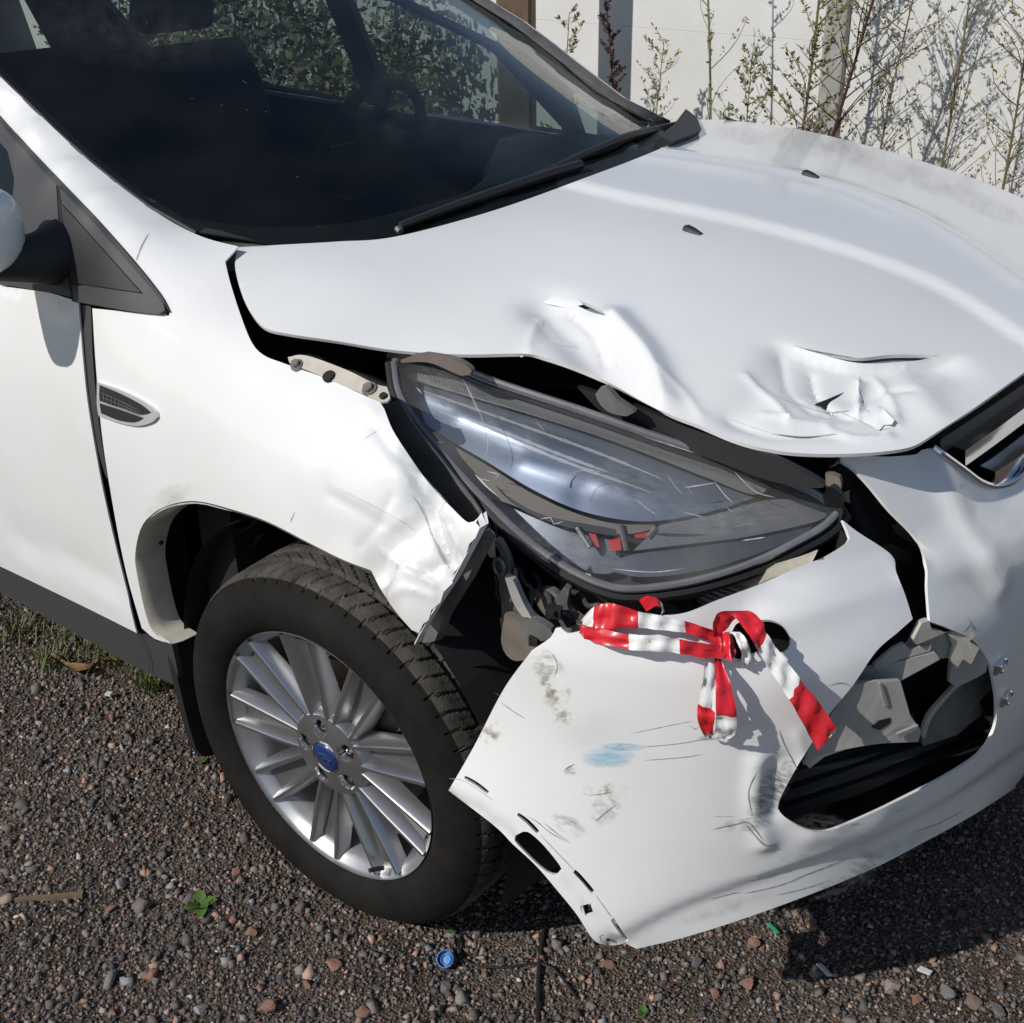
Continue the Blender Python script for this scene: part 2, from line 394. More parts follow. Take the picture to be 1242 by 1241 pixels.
def edge_y(E, z):
    o = np.argsort(E[:, 2]); zz, yy = E[o, 2], E[o, 1]; z = np.asarray(z, float); sl = (yy[-1] - yy[-3]) / (zz[-1] - zz[-3])
    return np.where(z > zz[-1], yy[-1] + sl * (z - zz[-1]), np.interp(z, zz, yy))

def tum(z): return -.842 + .38 * (z - 1.03) + .15 * (z - 1.03) ** 2
TUM = Surf(lambda u, v, w: np.stack([u, tum(v) - w, v], -1), lambda P: (P[..., 0], P[..., 2], -(P[..., 1] - tum(P[..., 2]))))
R2 = math.sqrt(.5)
te3 = TUM.hit(TEDGE)
ctrl = []
for x in (-3.6, -2.7, -2.0, -1.5, -1.0, -.5, -.15, .2, .45):
    t = .25 * max(0, x - .15) ** 2 + .03 * max(0, -2.7 - x)
    for z, y in ((.28, -.893), (.40, -.908), (.55, -.914), (.70, -.916), (.82, -.911), (.92, -.893)):
        ctrl.append((x, y + t, z))
for x in (-3.6, -2.7, -2.0, -1.5, -1.0, -.6): ctrl.append((x, -.848 + .03 * max(0, -2.7 - x), 1.035))
ctrl += [(-.15, -.85, 1.01), (.1, -.838, .995), (.3, -.81, .975), (-.1, -.775, 1.062), (.12, -.765, 1.04), (.35, -.745, 1.0), (-.22, -.74, 1.085), (-.22, -.82, 1.05)]
ctrl += [tuple(p) for p in ws3[::1]] + [tuple(p) for p in te3]
for a, b in zip(ws3[:6], te3[:6]):      # the pillar is slightly crowned between glass and door frame
    m_ = .5 * (a + b) + np.array([.004, -.010, .014]); ctrl.append(tuple(m_))
cc = np.array(ctrl)
side_w = tps(np.stack([cc[:, 0], (cc[:, 2] + cc[:, 1]) * R2, (cc[:, 2] - cc[:, 1]) * R2], 1), 2e-4)
def side_pos(sgn):
    def f(u, v, w):
        ww = side_w(u, v) + w; return np.stack([u, sgn * (v - ww) * R2, (v + ww) * R2], -1)
    return f
def side_uvw(P):
    u = P[..., 0]; v = (P[..., 2] + P[..., 1]) * R2; return u, v, (P[..., 2] - P[..., 1]) * R2 - side_w(u, v)
SIDE = Surf(side_pos(1), side_uvw, 1.2, 3.6)
def xz2uv(x, z):
    """find the side-surface parameters for given x and height z"""
    v = (z - .9) * R2
    for _ in range(30):
        w = side_w(np.array([x]), np.array([v]))[0]; zz = (v + w) * R2; v += (z - zz) * .5
    return (x, v)

NB = 3.2; B_B = .905
ZK = np.array([.10, .20, .26, .32, .50, .62, .70, .76, .80, .85, .93, 1.0, 1.1]); AK = np.array([.60, .675, .705, .715, .722, .715, .705, .690, .672, .630, .545, .47, .36])
_zs = np.linspace(.1, 1.1, 201); _as = np.interp(_zs, ZK, AK); _k = np.exp(-np.linspace(-2, 2, 17) ** 2); _k /= _k.sum()
_as = np.convolve(np.pad(_as, 8, 'edge'), _k, 'valid')
def b_a(z): return np.interp(z, _zs, _as)
def b_b(z): return B_B - .16 * np.maximum(0, z - .76) - .25 * np.maximum(0, .30 - z)
def bump_pos(u, v, w):
    ph = u / .8; c = np.cos(ph); s = np.sin(ph); r = (np.abs(c) ** NB + np.abs(s) ** NB) ** (-1 / NB) * (1 + w / .8)
    return np.stack([.2 + b_a(v) * r * c, -b_b(v) * r * s, v], -1)
def bump_uvw(P):
    X = (P[..., 0] - .2) / b_a(P[..., 2]); Y = -P[..., 1] / b_b(P[..., 2])
    return .8 * np.arctan2(Y, X), P[..., 2], ((np.abs(X) ** NB + np.abs(Y) ** NB) ** (1 / NB) - 1) * .8
BUMP = Surf(bump_pos, bump_uvw, .9, 3.)

# headlamp: a bulged plane
LA, LB, LC = ony(480, 440, -.705), ony(1003, 622, -.515), ony(770, 712, -.715)
LU = (LB - LA) / np.linalg.norm(LB - LA); LN = np.cross(LB - LA, LC - LA); LN /= np.linalg.norm(LN)
if LN @ (CAM_POS - LA) < 0: LN = -LN
LV = np.cross(LN, LU)
def lamp_bulge(u, v): return .040 * np.exp(-((u - .33) / .30) ** 2 - ((v + .09) / .16) ** 2) - .02
def lamp_surf(depth):
    return Surf(lambda u, v, w: LA + u[..., None] * LU + v[..., None] * LV + (lamp_bulge(u, v) + w - depth)[..., None] * LN,
                lambda P: ((P - LA) @ LU, (P - LA) @ LV, (P - LA) @ LN - lamp_bulge((P - LA) @ LU, (P - LA) @ LV) + depth))
LENS = lamp_surf(0.)

# ------------------------------------------------------------------ the car
CAR = thing('crashed_car', 'white crossover car with its front corner smashed and bumper torn loose', 'car')

# ------------------------------------------------------------------ hood
HOOD.dent('S', [(640, 214), (690, 226), (760, 243), (860, 263), (960, 287), (1060, 318), (1150, 356), (1242, 415)], .010, .009, .38)
HOOD.dent('g', [(790, 184), (900, 200), (1000, 222), (1100, 258), (1180, 305), (1242, 350)], .006, .03)
HOOD.dent('g', [(664, 372), (695, 402), (730, 442), (762, 488)], -.020, .036)
HOOD.dent('g', [(745, 385), (783, 430), (806, 486)], .012, .022)
HOOD.dent('s', [(1175, 430), (1140, 434), (1100, 438), (1040, 440), (1000, 431), (962, 421), (930, 412)], -.016, .003, .055)
HOOD.dent('g', [(985, 462), (1040, 480)], -.012, .045)
HOOD.dent('c', [(1044, 455), (1041, 505)], .010, .006)
HOOD.dent('c', [(1000, 500), (1045, 506), (1085, 520)], -.007, .007)
HOOD.dent('c', [(948, 425), (958, 470), (985, 497)], -.006, .010)
HOOD.dent('c', [(742, 388), (786, 440), (803, 488)], .007, .008)
HOOD.dent('c', [(655, 378), (640, 424)], .005, .008)
HOOD.dent('g', [(1050, 500), (1078, 514)], .009, .014)
HOOD.dent('g', [(945, 430), (925, 470), (895, 505)], -.007, .028)
HOOD.dent('c', [(885, 505), (935, 528), (1015, 528)], -.005, .010)
HOOD.dent('g', [(1100, 450), (1130, 500)], .007, .03)
HOOD.dent('c', [(985, 470), (1020, 498), (1045, 500)], -.004, .008)
for L_, A_, w_ in (([(905, 455), (935, 480), (958, 512)], .006, .006), ([(985, 442), (992, 470), (1012, 492)], -.007, .006), ([(1062, 450), (1080, 480), (1088, 508)], .006, .006), ([(1045, 478), (1075, 470), (1105, 474)], -.005, .006), ([(925, 500), (970, 512), (1005, 514)], .004, .004), ([(690, 372), (720, 398), (735, 430)], -.006, .006), ([(640, 428), (672, 412), (694, 408)], .004, .006), ([(800, 455), (830, 478), (850, 505)], .004, .008), ([(1005, 520), (1040, 532), (1080, 530)], .005, .005)):
    HOOD.dent('c', L_, A_, w_)
hood_near = [(288, 300, 1), (285, 322), (291, 350), (302, 376), (320, 397), (350, 405), (410, 414), (480, 425), (560, 430), (634, 429), (665, 435), (704, 448), (742, 466), (775, 485), (805, 500), (850, 517), (900, 537), (945, 547), (990, 550.5), (1040, 550), (1078, 547), (1108, 541), (1135, 525), (1180, 496), (1242, 452)]
nr = HOOD.uv(curve(hood_near, 6, False))
far = np.array([(.835, .06), (.825, .2), (.80, .33), (.755, .46), (.67, .58), (.54, .68), (.40, .745), (.22, .775), (.05, .79), (-.10, .80), (-.20, .785), (-.29, .735), (-.33, .68)])
rear = HOOD.uv(curve([(845, 160), (790, 185), (720, 212), (600, 255), (480, 287), (410, 293), (340, 297)], 10, False))
hood_out = np.concatenate([nr, curve(far * 1000, 15, False) / 1000, rear])
tear1 = HOOD.uv(curve([(962, 419), (1000, 427), (1040, 434), (1085, 430), (1140, 431, 1), (1115, 437), (1085, 439.5), (1062, 441), (1035, 439.5), (1000, 431)], 4))
tear2 = HOOD.uv(curve([(684, 366), (705, 366), (725, 374), (735, 383, 1), (718, 379), (700, 371)], 4))
tear3 = HOOD.uv(curve([(935, 526), (975, 529), (1016, 526, 1), (975, 532)], 4))
fine_hood = HOOD.uv([(630, 345), (760, 345), (980, 395), (1170, 415), (1150, 560), (940, 565), (780, 500), (620, 440)])
hood = panel('hood', HOOD, hood_out, M['paint'], CAR, holes=[tear1, tear2, tear3], h=.014, fine=[(fine_hood, .0055)], thick=.006, lines=[(HOOD.uv(curve([(966, 424.5), (1000, 432), (1036, 441)], 5, False)), .003), (HOOD.uv(curve([(1041, 459), (1044, 480), (1041, 500)], 4, False)), .004)])
# torn skin lying a little under the tears
panel('torn_inner_skin', HOOD, HOOD.uv(curve([(1030, 430), (1085, 424), (1150, 428), (1120, 446), (1040, 444)], 6)), M['bare'], CAR, h=.01, off=-.012, thick=.001)
panel('torn_inner_skin', HOOD, HOOD.uv(curve([(690, 362), (730, 366), (745, 390), (700, 380)], 6)), M['bare'], CAR, h=.01, off=-.012, thick=.001)
# curled paint flap by the tear
def flap(name, S, px, m, lifts, parent):
    P = S.hit(px); u, v, w = S.uvw(P); N = S.normal(u, v); N /= np.linalg.norm(N, axis=1)[:, None]; N *= np.sign((N * (CAM_POS - P)).sum(1))[:, None]
    P = P + N * np.array(lifts)[:, None]; c = P.mean(0) + N.mean(0) * .004; k = len(P)
    return meshob(name, list(P) + [c], [(i, (i + 1) % k, k) for i in range(k)], m, parent, True)
flap('paint_flap', HOOD, [(1046, 502), (1054, 492), (1062, 496), (1070, 497), (1074, 506), (1083, 512), (1080, 519), (1072, 517), (1066, 524), (1058, 517), (1047, 513)], M['paint'], [.0005, .004, .007, .005, .009, .006, .007, .002, .003, .0005, .0005], CAR)
flap('paint_flap', HOOD, [(658, 368), (672, 361), (700, 364), (708, 370), (690, 374)], M['paint'], [.0005, .004, .004, .001, .0005], CAR)
ribbons('scratch_marks', HOOD, [([(918, 467), (950, 485), (985, 497), (1010, 503)], 0.00121), ([(938, 470), (965, 488), (985, 495)], 0.00088), ([(1000, 502), (1030, 499)], 0.00220), ([(962, 420), (1000, 428), (1038, 435)], 0.00138),
        ([(1042, 456), (1042, 490)], 0.00165), ([(1014, 498), (1040, 510), (1062, 523)], 0.00110), ([(885, 508), (905, 516), (935, 526)], 0.00066), ([(1062, 523), (1080, 520)], 0.00110), ([(940, 527), (975, 530), (1015, 527)], 0.00165)], M['scratchlight'], CAR, kind='stuff')
ribbons('paint_chips', HOOD, [([(695 + a, 380 + b), (698 + a, 383 + b)], .003) for a, b in ((0, 2), (14, 24), (30, 50), (52, 62), (-2, 6), (285, 110))], M['scratch'], CAR, kind='stuff')
for (c, rx, ry, an) in (((1000, 180), 70, 16, .2), ((1110, 215), 80, 16, .3), ((900, 165), 40, 12, .15), ((1195, 250), 60, 14, .42)):
    patch('dust_film', HOOD, c, rx, ry, an, M['d_dust'], CAR)
# washer jets
for (px, py) in ((840, 281), (983, 213)):
    P = HOOD.hit([(px, py)])[0]
    g = Geo(); k = 10; v = []
    for i, (dx, wy, hz) in enumerate(((-.016, .009, .011), (-.010, .0105, .0125), (.004, .009, .009), (.018, .005, .003))):
        for j in range(6):
            t = math.pi * j / 5; v.append(P + np.array([dx, wy * math.cos(t), hz * math.sin(t) - .002]))
    g.add(v, [(i * 6 + j, i * 6 + j + 1, i * 6 + 7 + j, i * 6 + 6 + j) for i in range(3) for j in range(5)] + [tuple(range(6)), tuple(range(18, 24))])
    g.build('washer_jet', M['black'], CAR, True)

# ------------------------------------------------------------------ fender, pillar, door (near side)
SIDE.dent('g', [(452, 690), (482, 664), (508, 606)], -.032, .026)
SIDE.dent('g', [(490, 700), (505, 742)], .026, .045)
SIDE.dent('c', [(500, 598), (522, 640), (535, 672), (548, 695)], -.020, .010)
SIDE.dent('g', [(545, 625), (565, 650)], .016, .03)
SIDE.dent('S', [(500, 596), (520, 638), (534, 672), (550, 702)], -.013, .0030, .034)
SIDE.dent('c', [(455, 664), (490, 690), (530, 712)], .008, .006)
SIDE.dent('c', [(500, 555), (520, 570), (540, 600)], -.007, .006)
SIDE.dent('S', [(450, 690), (470, 662), (505, 630)], -.008, .004, .03)
SIDE.dent('g', [(500, 550), (520, 590)], -.018, .022)
SIDE.dent('g', [(390, 655), (440, 640), (470, 600)], -.006, .03)
SIDE.dent('c', [(398, 600), (470, 640), (500, 655)], -.006, .012)
SIDE.dent('g', [(448, 492), (452, 500)], .003, .012)
SIDE.dent('g', [(370, 575), (400, 562)], .004, .035)
SIDE.dent('c', [(405, 590), (450, 612), (500, 640)], .0025, .008)
SIDE.dent('g', [(40, 560), (150, 640)], -.004, .10)
for L_, A_, w_ in (([(462, 640), (488, 618), (505, 580)], .006, .005), ([(470, 700), (500, 690), (528, 694)], -.008, .005), ([(478, 728), (505, 722), (530, 728)], .007, .005), ([(520, 610), (545, 640), (560, 668)], .007, .005), ([(508, 640), (526, 634), (552, 640)], -.007, .005), ([(430, 660), (455, 630), (470, 600)], -.005, .006), ([(515, 700), (535, 680), (548, 655)], -.007, .004), ([(488, 560), (505, 572), (518, 604)], .006, .005), ([(455, 520), (475, 548), (500, 566)], -.005, .007)):
    SIDE.dent('c', L_, A_, w_)
arch_px = [(205, 780, 1), (186, 766), (176, 742), (166, 695), (164, 672), (170, 643), (182, 626), (204, 613), (238, 608), (281, 618), (325, 633), (374, 658), (414, 678), (450, 692, 1)]
fender_px = [(112, 374, 1), (116, 440), (124, 530), (139, 625), (154, 698), (172, 762, 1), (188, 775)] + arch_px + \
            [(462, 715), (480, 742), (499, 764, 1), (508, 768, 1), (513, 757, 1), (520, 752, 1), (523, 740, 1), (534, 731, 1), (538, 718, 1), (549, 707, 1), (552, 693, 1), (564, 677, 1), (569, 660, 1), (577, 652, 1), (582, 640, 1), (577, 634, 1), (580, 628, 1), (568, 634), (546, 614), (520, 586), (495, 551), (476, 521), (466, 496, 1), (461, 488, 1),
             (440, 479), (400, 461), (345, 441), (320, 431), (305, 415), (291, 380), (279, 342), (273, 317, 1), (289, 299, 1), (250, 289), (215, 273), (180, 251), (140, 221), (100, 188), (50, 141), (0, 93, 1)]
fo = SIDE.uv(curve(fender_px, 6, False))
tri_px = [(0, 143, 1), (35, 181), (75, 222), (120, 268), (165, 318), (196, 358), (206, 376), (205, 383, 1), (180, 381), (112, 374)]
tr = SIDE.uv(curve(tri_px, 6, False))
# the pillar goes on above the frame: extend both edges along their own slope
e1 = fo[-1] + (fo[-1] - fo[-6]) / np.linalg.norm(fo[-1] - fo[-6]) * .75
e2 = tr[0] + (tr[0] - tr[5]) / np.linalg.norm(tr[0] - tr[5]) * .75
fen_out = np.concatenate([fo, [e1], [e2], tr[:-1]])
ffine = SIDE.uv([(360, 540), (470, 470), (600, 610), (520, 790), (440, 700)])
panel('front_fender', SIDE, fen_out, M['paint'], CAR, h=.016, fine=[(ffine, .0045)], thick=.003, lines=[(SIDE.uv(curve([(500, 596), (520, 638), (534, 672), (550, 702)], 4, False)), .0035)])
ribbons('panel_seam', SIDE, [([(165, 317), (171, 300), (180, 283)], .0022)], M['scratchlight'], CAR, kind='stuff')
ribbons('crease_marks', SIDE, [([(405, 590), (450, 612), (490, 634), (505, 645)], .0008), ([(500, 600), (515, 625), (524, 650), (535, 675)], .0016), ([(440, 534), (462, 520)], .0007), ([(352, 634), (358, 620)], .0012), ([(182, 628), (204, 615), (240, 610), (282, 620)], .0025), ([(524, 650), (534, 672), (545, 690)], .0024)], M['scratchlight'], CAR, kind='stuff')
for c, rx, ry, an in (((212, 598), 34, 12, -.2), ((200, 615), 30, 12, -.5)):
    patch('dust_film', SIDE, c, rx, ry, an, M['d_dust'], CAR)
# rolled inner lip of the arch, with its clip holes
lip = SIDE.hit(curve([p if len(p) < 3 else p for p in arch_px], 5, False)); cen = np.array([.02, 0, .36])
v = []; K = len(lip)
for i, p in enumerate(lip):
    d = p - cen; d[1] = 0; r = np.linalg.norm(d); d /= r
    a = min(1, i / 12); fade = 1 - max(0, (i - K * .55) / (K * .45)) * .6
    for (dy, dr) in ((-.001, -.002), (.006, -.007), (.022, -.011), (.050 * fade + .006, -.012)):
        v.append(p + np.array([0, dy, 0]) + d * dr)
f = [(i * 4 + j, i * 4 + j + 1, i * 4 + 5 + j, i * 4 + 4 + j) for i in range(K - 1) for j in range(3)]
meshob('arch_lip', v, f, M['primer'], CAR, True)
def on_lip(px, py, size, m, name='clip_hole'):
    d = rays([(px, py)])[0]; t = (-.872 - CAM_POS[1]) / d[1]; P = CAM_POS + d * t
    b, = [None]; g = Geo(); n = P - np.array([.02, P[1], .36]); n /= np.linalg.norm(n); tdir = np.cross(n, [0, 1, 0])
    P = P - n * .0; ring = [P + tdir * size * math.cos(q) + np.array([0, 1, 0]) * size * 1.2 * math.sin(q) for q in np.linspace(0, 2 * math.pi, 10, endpoint=False)]
    g.prism(ring, -n * .003); return g.build(name, m, CAR)
for px, py, s in ((195, 658, .004), (189, 729, .005), (195, 757, .004)): on_lip(px, py, s, M['dark'])
on_lip(184, 688, .013, M['black'], 'retaining_clip')
# front door
door_px = [(95, 366, 1), (101, 440), (108, 500), (124, 590), (142, 670), (163, 758, 1), (166, 768, 1), (100, 735), (40, 706), (0, 687)]
dp = SIDE.uv(curve(door_px, 6, False))
dz = float(SIDE.hit([(0, 687)])[0][2]); dx = float(SIDE.hit([(0, 687)])[0][0])
dext = np.array([xz2uv(-1.2, dz - .002), xz2uv(-1.50, dz - .004), xz2uv(-1.52, .7), xz2uv(-1.50, 1.02), xz2uv(-1.0, 1.02), xz2uv(-.75, 1.02)])
SIDE.dent('s', [(-0, 655), (80, 690), (168, 735)], -.010, .006, .05)
belt = SIDE.uv(curve([(0, 347), (60, 355)], 10, False))
panel('front_door', SIDE, np.concatenate([dp, dext, belt]), M['paint'], CAR, h=.02, thick=.003)
# rear door and quarter, same skin further back
panel('rear_door', SIDE, np.array([xz2uv(x, z) for x, z in ((-1.53, .36), (-2.1, .36), (-2.28, .5), (-2.35, .72), (-2.45, .8), (-2.5, 1.02), (-1.53, 1.02))]), M['paint'], CAR, h=.03, thick=.003)
ar = [(-2.69 + .40 * math.cos(t), .35 + .40 * math.sin(t)) for t in np.linspace(math.pi * .97, .55, 14)]
panel('rear_quarter', SIDE, np.array([xz2uv(x, z) for x, z in [(-3.5, .45)] + ar + [(-2.38, .8), (-2.51, .82), (-2.53, 1.02), (-3.5, 1.02)]]), M['paint'], CAR, h=.03, thick=.003)
# black seam strip in the door gap and the inner body behind it
g = Geo()
for a, b in ((( -.62, 1.06), (-.47, .33)),):
    q = SIDE.hit(curve([(103, 366), (108, 440), (115, 510), (130, 600), (147, 685), (168, 762), (172, 775)], 12, False))
    w_ = .028; v = []
    for p in q: v += [p + np.array([-w_, .028, 0]), p + np.array([w_, .028, 0])]
    g.add(v, [(2 * i, 2 * i + 1, 2 * i + 3, 2 * i + 2) for i in range(len(q) - 1)])
g.build('door_gap_seal', M['black'], CAR)
panel('seal_lip', SIDE, SIDE.uv(curve([(94, 368, 1), (107, 368, 1), (110, 440), (118, 520), (128, 580), (120, 560), (106, 500), (98, 430)], 8)), M['trim'], CAR, h=.02, off=-.006, thick=.004)
# mirror triangle and quarter trim on the pillar foot
panel('quarter_trim', SIDE, SIDE.uv(curve([(74, 224, 1), (120, 272), (165, 322), (195, 358), (204, 374), (203, 383), (190, 382), (150, 378), (95, 368, 1), (86, 300), (76, 240)], 6)), M['trim'], CAR, h=.012, off=.004, thick=.01)
panel('quarter_trim_fold', SIDE, SIDE.uv(curve([(78, 250, 1), (110, 285), (150, 330), (175, 358, 1), (140, 353), (92, 346, 1), (86, 300)], 6)), M['black'], CAR, h=.012, off=.0085, thick=.004)
panel('quarter_trim_rail', SIDE, SIDE.uv(curve([(92, 349, 1), (140, 356), (185, 363), (203, 372), (205, 380), (198, 384), (150, 379), (95, 369, 1)], 5)), M['trim'], CAR, h=.01, off=.010, thick=.008)
panel('door_frame_trim', SIDE, SIDE.uv(curve([(0, 146, 1), (35, 184), (69, 218, 1), (75, 290), (88, 362, 1), (60, 355), (20, 349), (0, 346, 1), (0, 300), (14, 258), (18, 200), (0, 172, 1)], 6)), M['trim'], CAR, h=.012, off=.003, thick=.01)
panel('frame_gap', SIDE, SIDE.uv(curve([(68, 216, 1), (75, 222), (84, 290), (95, 368, 1), (88, 366, 1), (76, 290)], 6)), M['dark'], CAR, h=.01, off=.002, thick=.004)
panel('pillar_seal', SIDE, SIDE.uv(curve([(0, 141, 1), (35, 179), (75, 221), (120, 268), (165, 319), (196, 358), (208, 380, 1), (193, 360), (160, 322), (115, 271), (70, 225), (30, 182), (0, 148, 1)], 6)), M['black'], CAR, h=.01, off=.006, thick=.006)
# outside mirror: shell, black foot
mc = ony(-34, 300, -1.06)
bm = bmesh.new(); bmesh.ops.create_uvsphere(bm, u_segments=28, v_segments=18, radius=1)
for w in bm.verts:
    c = w.co; sx, sy, sz = [math.copysign(abs(a) ** .62, a) for a in c]
    w.co = Vector((sx * (.075 if c.x > 0 else .05), sy * .125, sz * .082 * (1 - .12 * sy)))
me = bpy.data.meshes.new('door_mirror'); bm.to_mesh(me); bm.free(); me.materials.append(M['paint'])
me.polygons.foreach_set('use_smooth', np.ones(len(me.polygons), dtype=bool))
mir = link(bpy.data.objects.new('door_mirror', me), CAR); mir.location = (-.69, -1.005, 1.150)
mir.rotation_euler = (0, 0, .15)
g = Geo(); foot = [(-30, 338), (0, 345), (38, 336), (60, 352)]
q0 = np.array([-.70, -.96, 1.095]); q1 = np.array([-.66, -.87, 1.085])
g.tube([q0 + np.array([0, -.04, -.01]), q0, .5 * (q0 + q1) + np.array([0, 0, -.004]), q1, q1 + np.array([0, .05, .0])], [.030, .036, .036, .046, .06], 14)
g.build('mirror_foot', M['black'], CAR, True)
# side vent badge
vent = [(121, 466, 1), (150, 476), (178, 490), (193, 503), (190, 513), (172, 519), (150, 516), (123, 507, 1), (121, 492)]
vb = panel('side_vent', SIDE, SIDE.uv(curve(vent, 4)), M['satin'], CAR, h=.008, off=.007, thick=.008)
panel('vent_mesh', SIDE, SIDE.uv(curve([(125, 470, 1), (150, 480.5), (174, 493), (187, 503, 1), (176, 506), (150, 497), (125, 489, 1)], 4)), M['black'], vb, h=.008, off=.0085, thick=.002)
panel('vent_mesh', SIDE, SIDE.uv(curve([(125, 492, 1), (150, 500), (178, 510, 1), (168, 515), (148, 512.5), (127, 504, 1)], 4)), M['black'], vb, h=.008, off=.0085, thick=.002)
st = []
for i in range(11):
    a = i / 10; st.append(([(126 + 48 * a, 471 + 24 * a), (127 + 46 * a, 489 + 18 * a)], .0012))
for i in range(3): st.append(([(126, 475 + 5 * i), (150, 485 + 4.4 * i), (178, 499 + 2.5 * i)], .0012))
rb = ribbons('mesh_wires', SIDE, st, M['midgrey'], vb, lift=.0092, kind='stuff')
# sill cladding
sill = [(0, 689, 1), (60, 716), (120, 746), (165, 769, 1), (172, 772, 1), (192, 779), (206, 782, 1), (212, 810), (214, 832, 1), (196, 824), (150, 802), (70, 757), (0, 718, 1)]
so = SIDE.uv(curve(sill, 6, False))
sext = np.array([xz2uv(-1.4, .245), xz2uv(-2.3, .26), xz2uv(-2.3, .345), xz2uv(-1.4, .345)])
panel('sill_cladding', SIDE, np.concatenate([so, sext]), M['trim'], CAR, h=.02, off=-.006, thick=.01)
ribbons('sill_joint', SIDE, [([(168, 768), (180, 795), (183, 818)], .003)], M['dark'], CAR, lift=.001)
# mud flap
mf = [(203, 779), (236, 779), (243, 830), (256, 880), (264, 908), (240, 916), (231, 906), (214, 845)]
q = np.array([onx(a, b, -.395 + .012 * ((b - 780) / 130)) for a, b in curve([(p[0], p[1]) for p in mf], 8)])
Geo().prism(q, (.012, .004, 0)).build('mud_flap', M['black'], CAR)
# wheel housing
def housing(name, sgn, x0):
    v = []; N = 26
    for i in range(N + 1):
        t = math.pi * (1.12 - 1.24 * i / N)
        for (r, y) in ((.405, -.862), (.408, -.80), (.41, -.50)):
            v.append((x0 + .01 + r * math.cos(t), sgn * -y if sgn > 0 else y, .365 + r * math.sin(t)))
    f = [(i * 3 + j, i * 3 + j + 1, i * 3 + 4 + j, i * 3 + 3 + j) for i in range(N) for j in range(2)]
    b = len(v); v += [(p[0], p[1], p[2]) for p in v[2::3]] + [(x0, sgn * .5 if sgn > 0 else -.5, .30)]
    f += [(b + i, b + i + 1, len(v) - 1) for i in range(N)]
    return meshob(name, v, f, M['dark'], CAR, False)
housing('wheel_housing', -1, 0.); housing('wheel_housing', 1, 0.); housing('wheel_housing', -1, -2.69); housing('wheel_housing', 1, -2.69)
# edges of the displaced plastic liner inside the arch
for rr, yy, a0, a1, w_, mm in ((.385, -.80, 168, 98, .045, 'black'), (.372, -.70, 150, 75, .06, 'midgrey'), (.36, -.78, 172, 130, .03, 'black')):
    v = []; N = 24
    for i in range(N + 1):
        t = math.radians(a0 + (a1 - a0) * i / N); rj = rr + .004 * math.sin(i * 1.7)
        v += [(.0 + rj * math.cos(t), yy, .365 + rj * math.sin(t)), (.0 + (rj + .006) * math.cos(t), yy + w_, .365 + (rj + .006) * math.sin(t))]
    o = meshob('arch_liner', v, [(2 * i, 2 * i + 1, 2 * i + 3, 2 * i + 2) for i in range(N)], M[mm], CAR, True)
    s_ = o.modifiers.new('thickness', 'SOLIDIFY'); s_.thickness = .003

# folded-back front edge of the fender, seen edge on
g = Geo()
a = SIDE.hit([(579, 629), (583, 640), (566, 672), (548, 706), (526, 741), (509, 770), (503, 782)])
for k_, (dx_, dy_) in enumerate(((.002, .006), (.004, .011))):
    b = a + np.array([dx_, dy_, .004]) + np.array([[0, .003 * math.sin(i * 2.1 + k_), .003 * math.cos(i * 1.7)] for i in range(len(a))])
    v = []
    for p, q_ in zip(a, b): v += [p, q_]
    g.add(v, [(2 * i, 2 * i + 1, 2 * i + 3, 2 * i + 2) for i in range(len(a) - 1)])
o = g.build('folded_fender_edge', M['paint'], CAR); o.modifiers.new('t', 'SOLIDIFY').thickness = .0015
pts = [(586, 645), (592, 652), (568, 700), (540, 745), (527, 778), (512, 780), (522, 752), (548, 712), (570, 672)]
q = np.array([ony(a_, b_, -.868) for a_, b_ in pts]); Geo().prism(q, (.004, .012, 0)).build('liner_strip', M['midgrey'], CAR)

# ------------------------------------------------------------------ bumper
BUMP.dent('g', [(520, 940), (600, 1010), (680, 1110)], .040, .13)
BUMP.dent('s', [(1300, 610), (1180, 655), (1125, 684), (1080, 702), (1000, 722), (940, 745), (880, 780), (820, 810)], -.034, .006, .14)
BUMP.dent('g', [(900, 800), (1000, 772), (1100, 728), (1200, 712)], -.010, .035)
BUMP.dent('g', [(921, 925), (917, 975), (928, 1022)], .008, .014)
BUMP.dent('g', [(940, 930), (936, 985)], -.008, .018)
BUMP.dent('S', [(740, 1128), (800, 1106), (880, 1080), (970, 1050), (1070, 1014), (1160, 965), (1242, 908), (1330, 850)], -.008, .006, .10)
BUMP.dent('S', [(530, 925), (556, 938), (600, 966), (650, 1007), (700, 1060), (740, 1110), (778, 1155)], -.007, .0028, .07)
BUMP.dent('g', [(1145, 560), (1183, 640), (1212, 705)], .018, .024)
BUMP.dent('g', [(660, 800), (700, 860)], .006, .05)
BUMP.dent('c', [(967, 890), (975, 915), (968, 935)], .004, .008)
BUMP.dent('g', [(990, 1010), (1060, 1000)], .006, .025)
slitL = [(1022, 631, 1), (1040, 645), (1081, 673), (1087, 694), (1098, 722), (1107, 751, 1)]
fogedge = [(1089, 767), (1063, 790), (1034, 832), (1006, 866), (988, 896), (965, 933), (945, 972), (946, 985), (962, 998), (985, 1008), (1011, 1006), (1067, 982), (1122, 955), (1160, 934), (1190, 912), (1206, 885), (1209, 862), (1207, 836), (1199, 803), (1180, 777), (1152, 763), (1128, 754, 1)]
slitR = [(1125, 715), (1124, 686), (1111, 653), (1078, 618), (1055, 590), (1037, 571), (1022, 560), (1021, 554, 1)]
topR = [(1050, 553), (1078, 554), (1112, 551), (1118, 546), (1131, 543, 1), (1140, 550), (1167, 570), (1189, 586), (1208, 591), (1226, 586), (1242, 574, 1)]
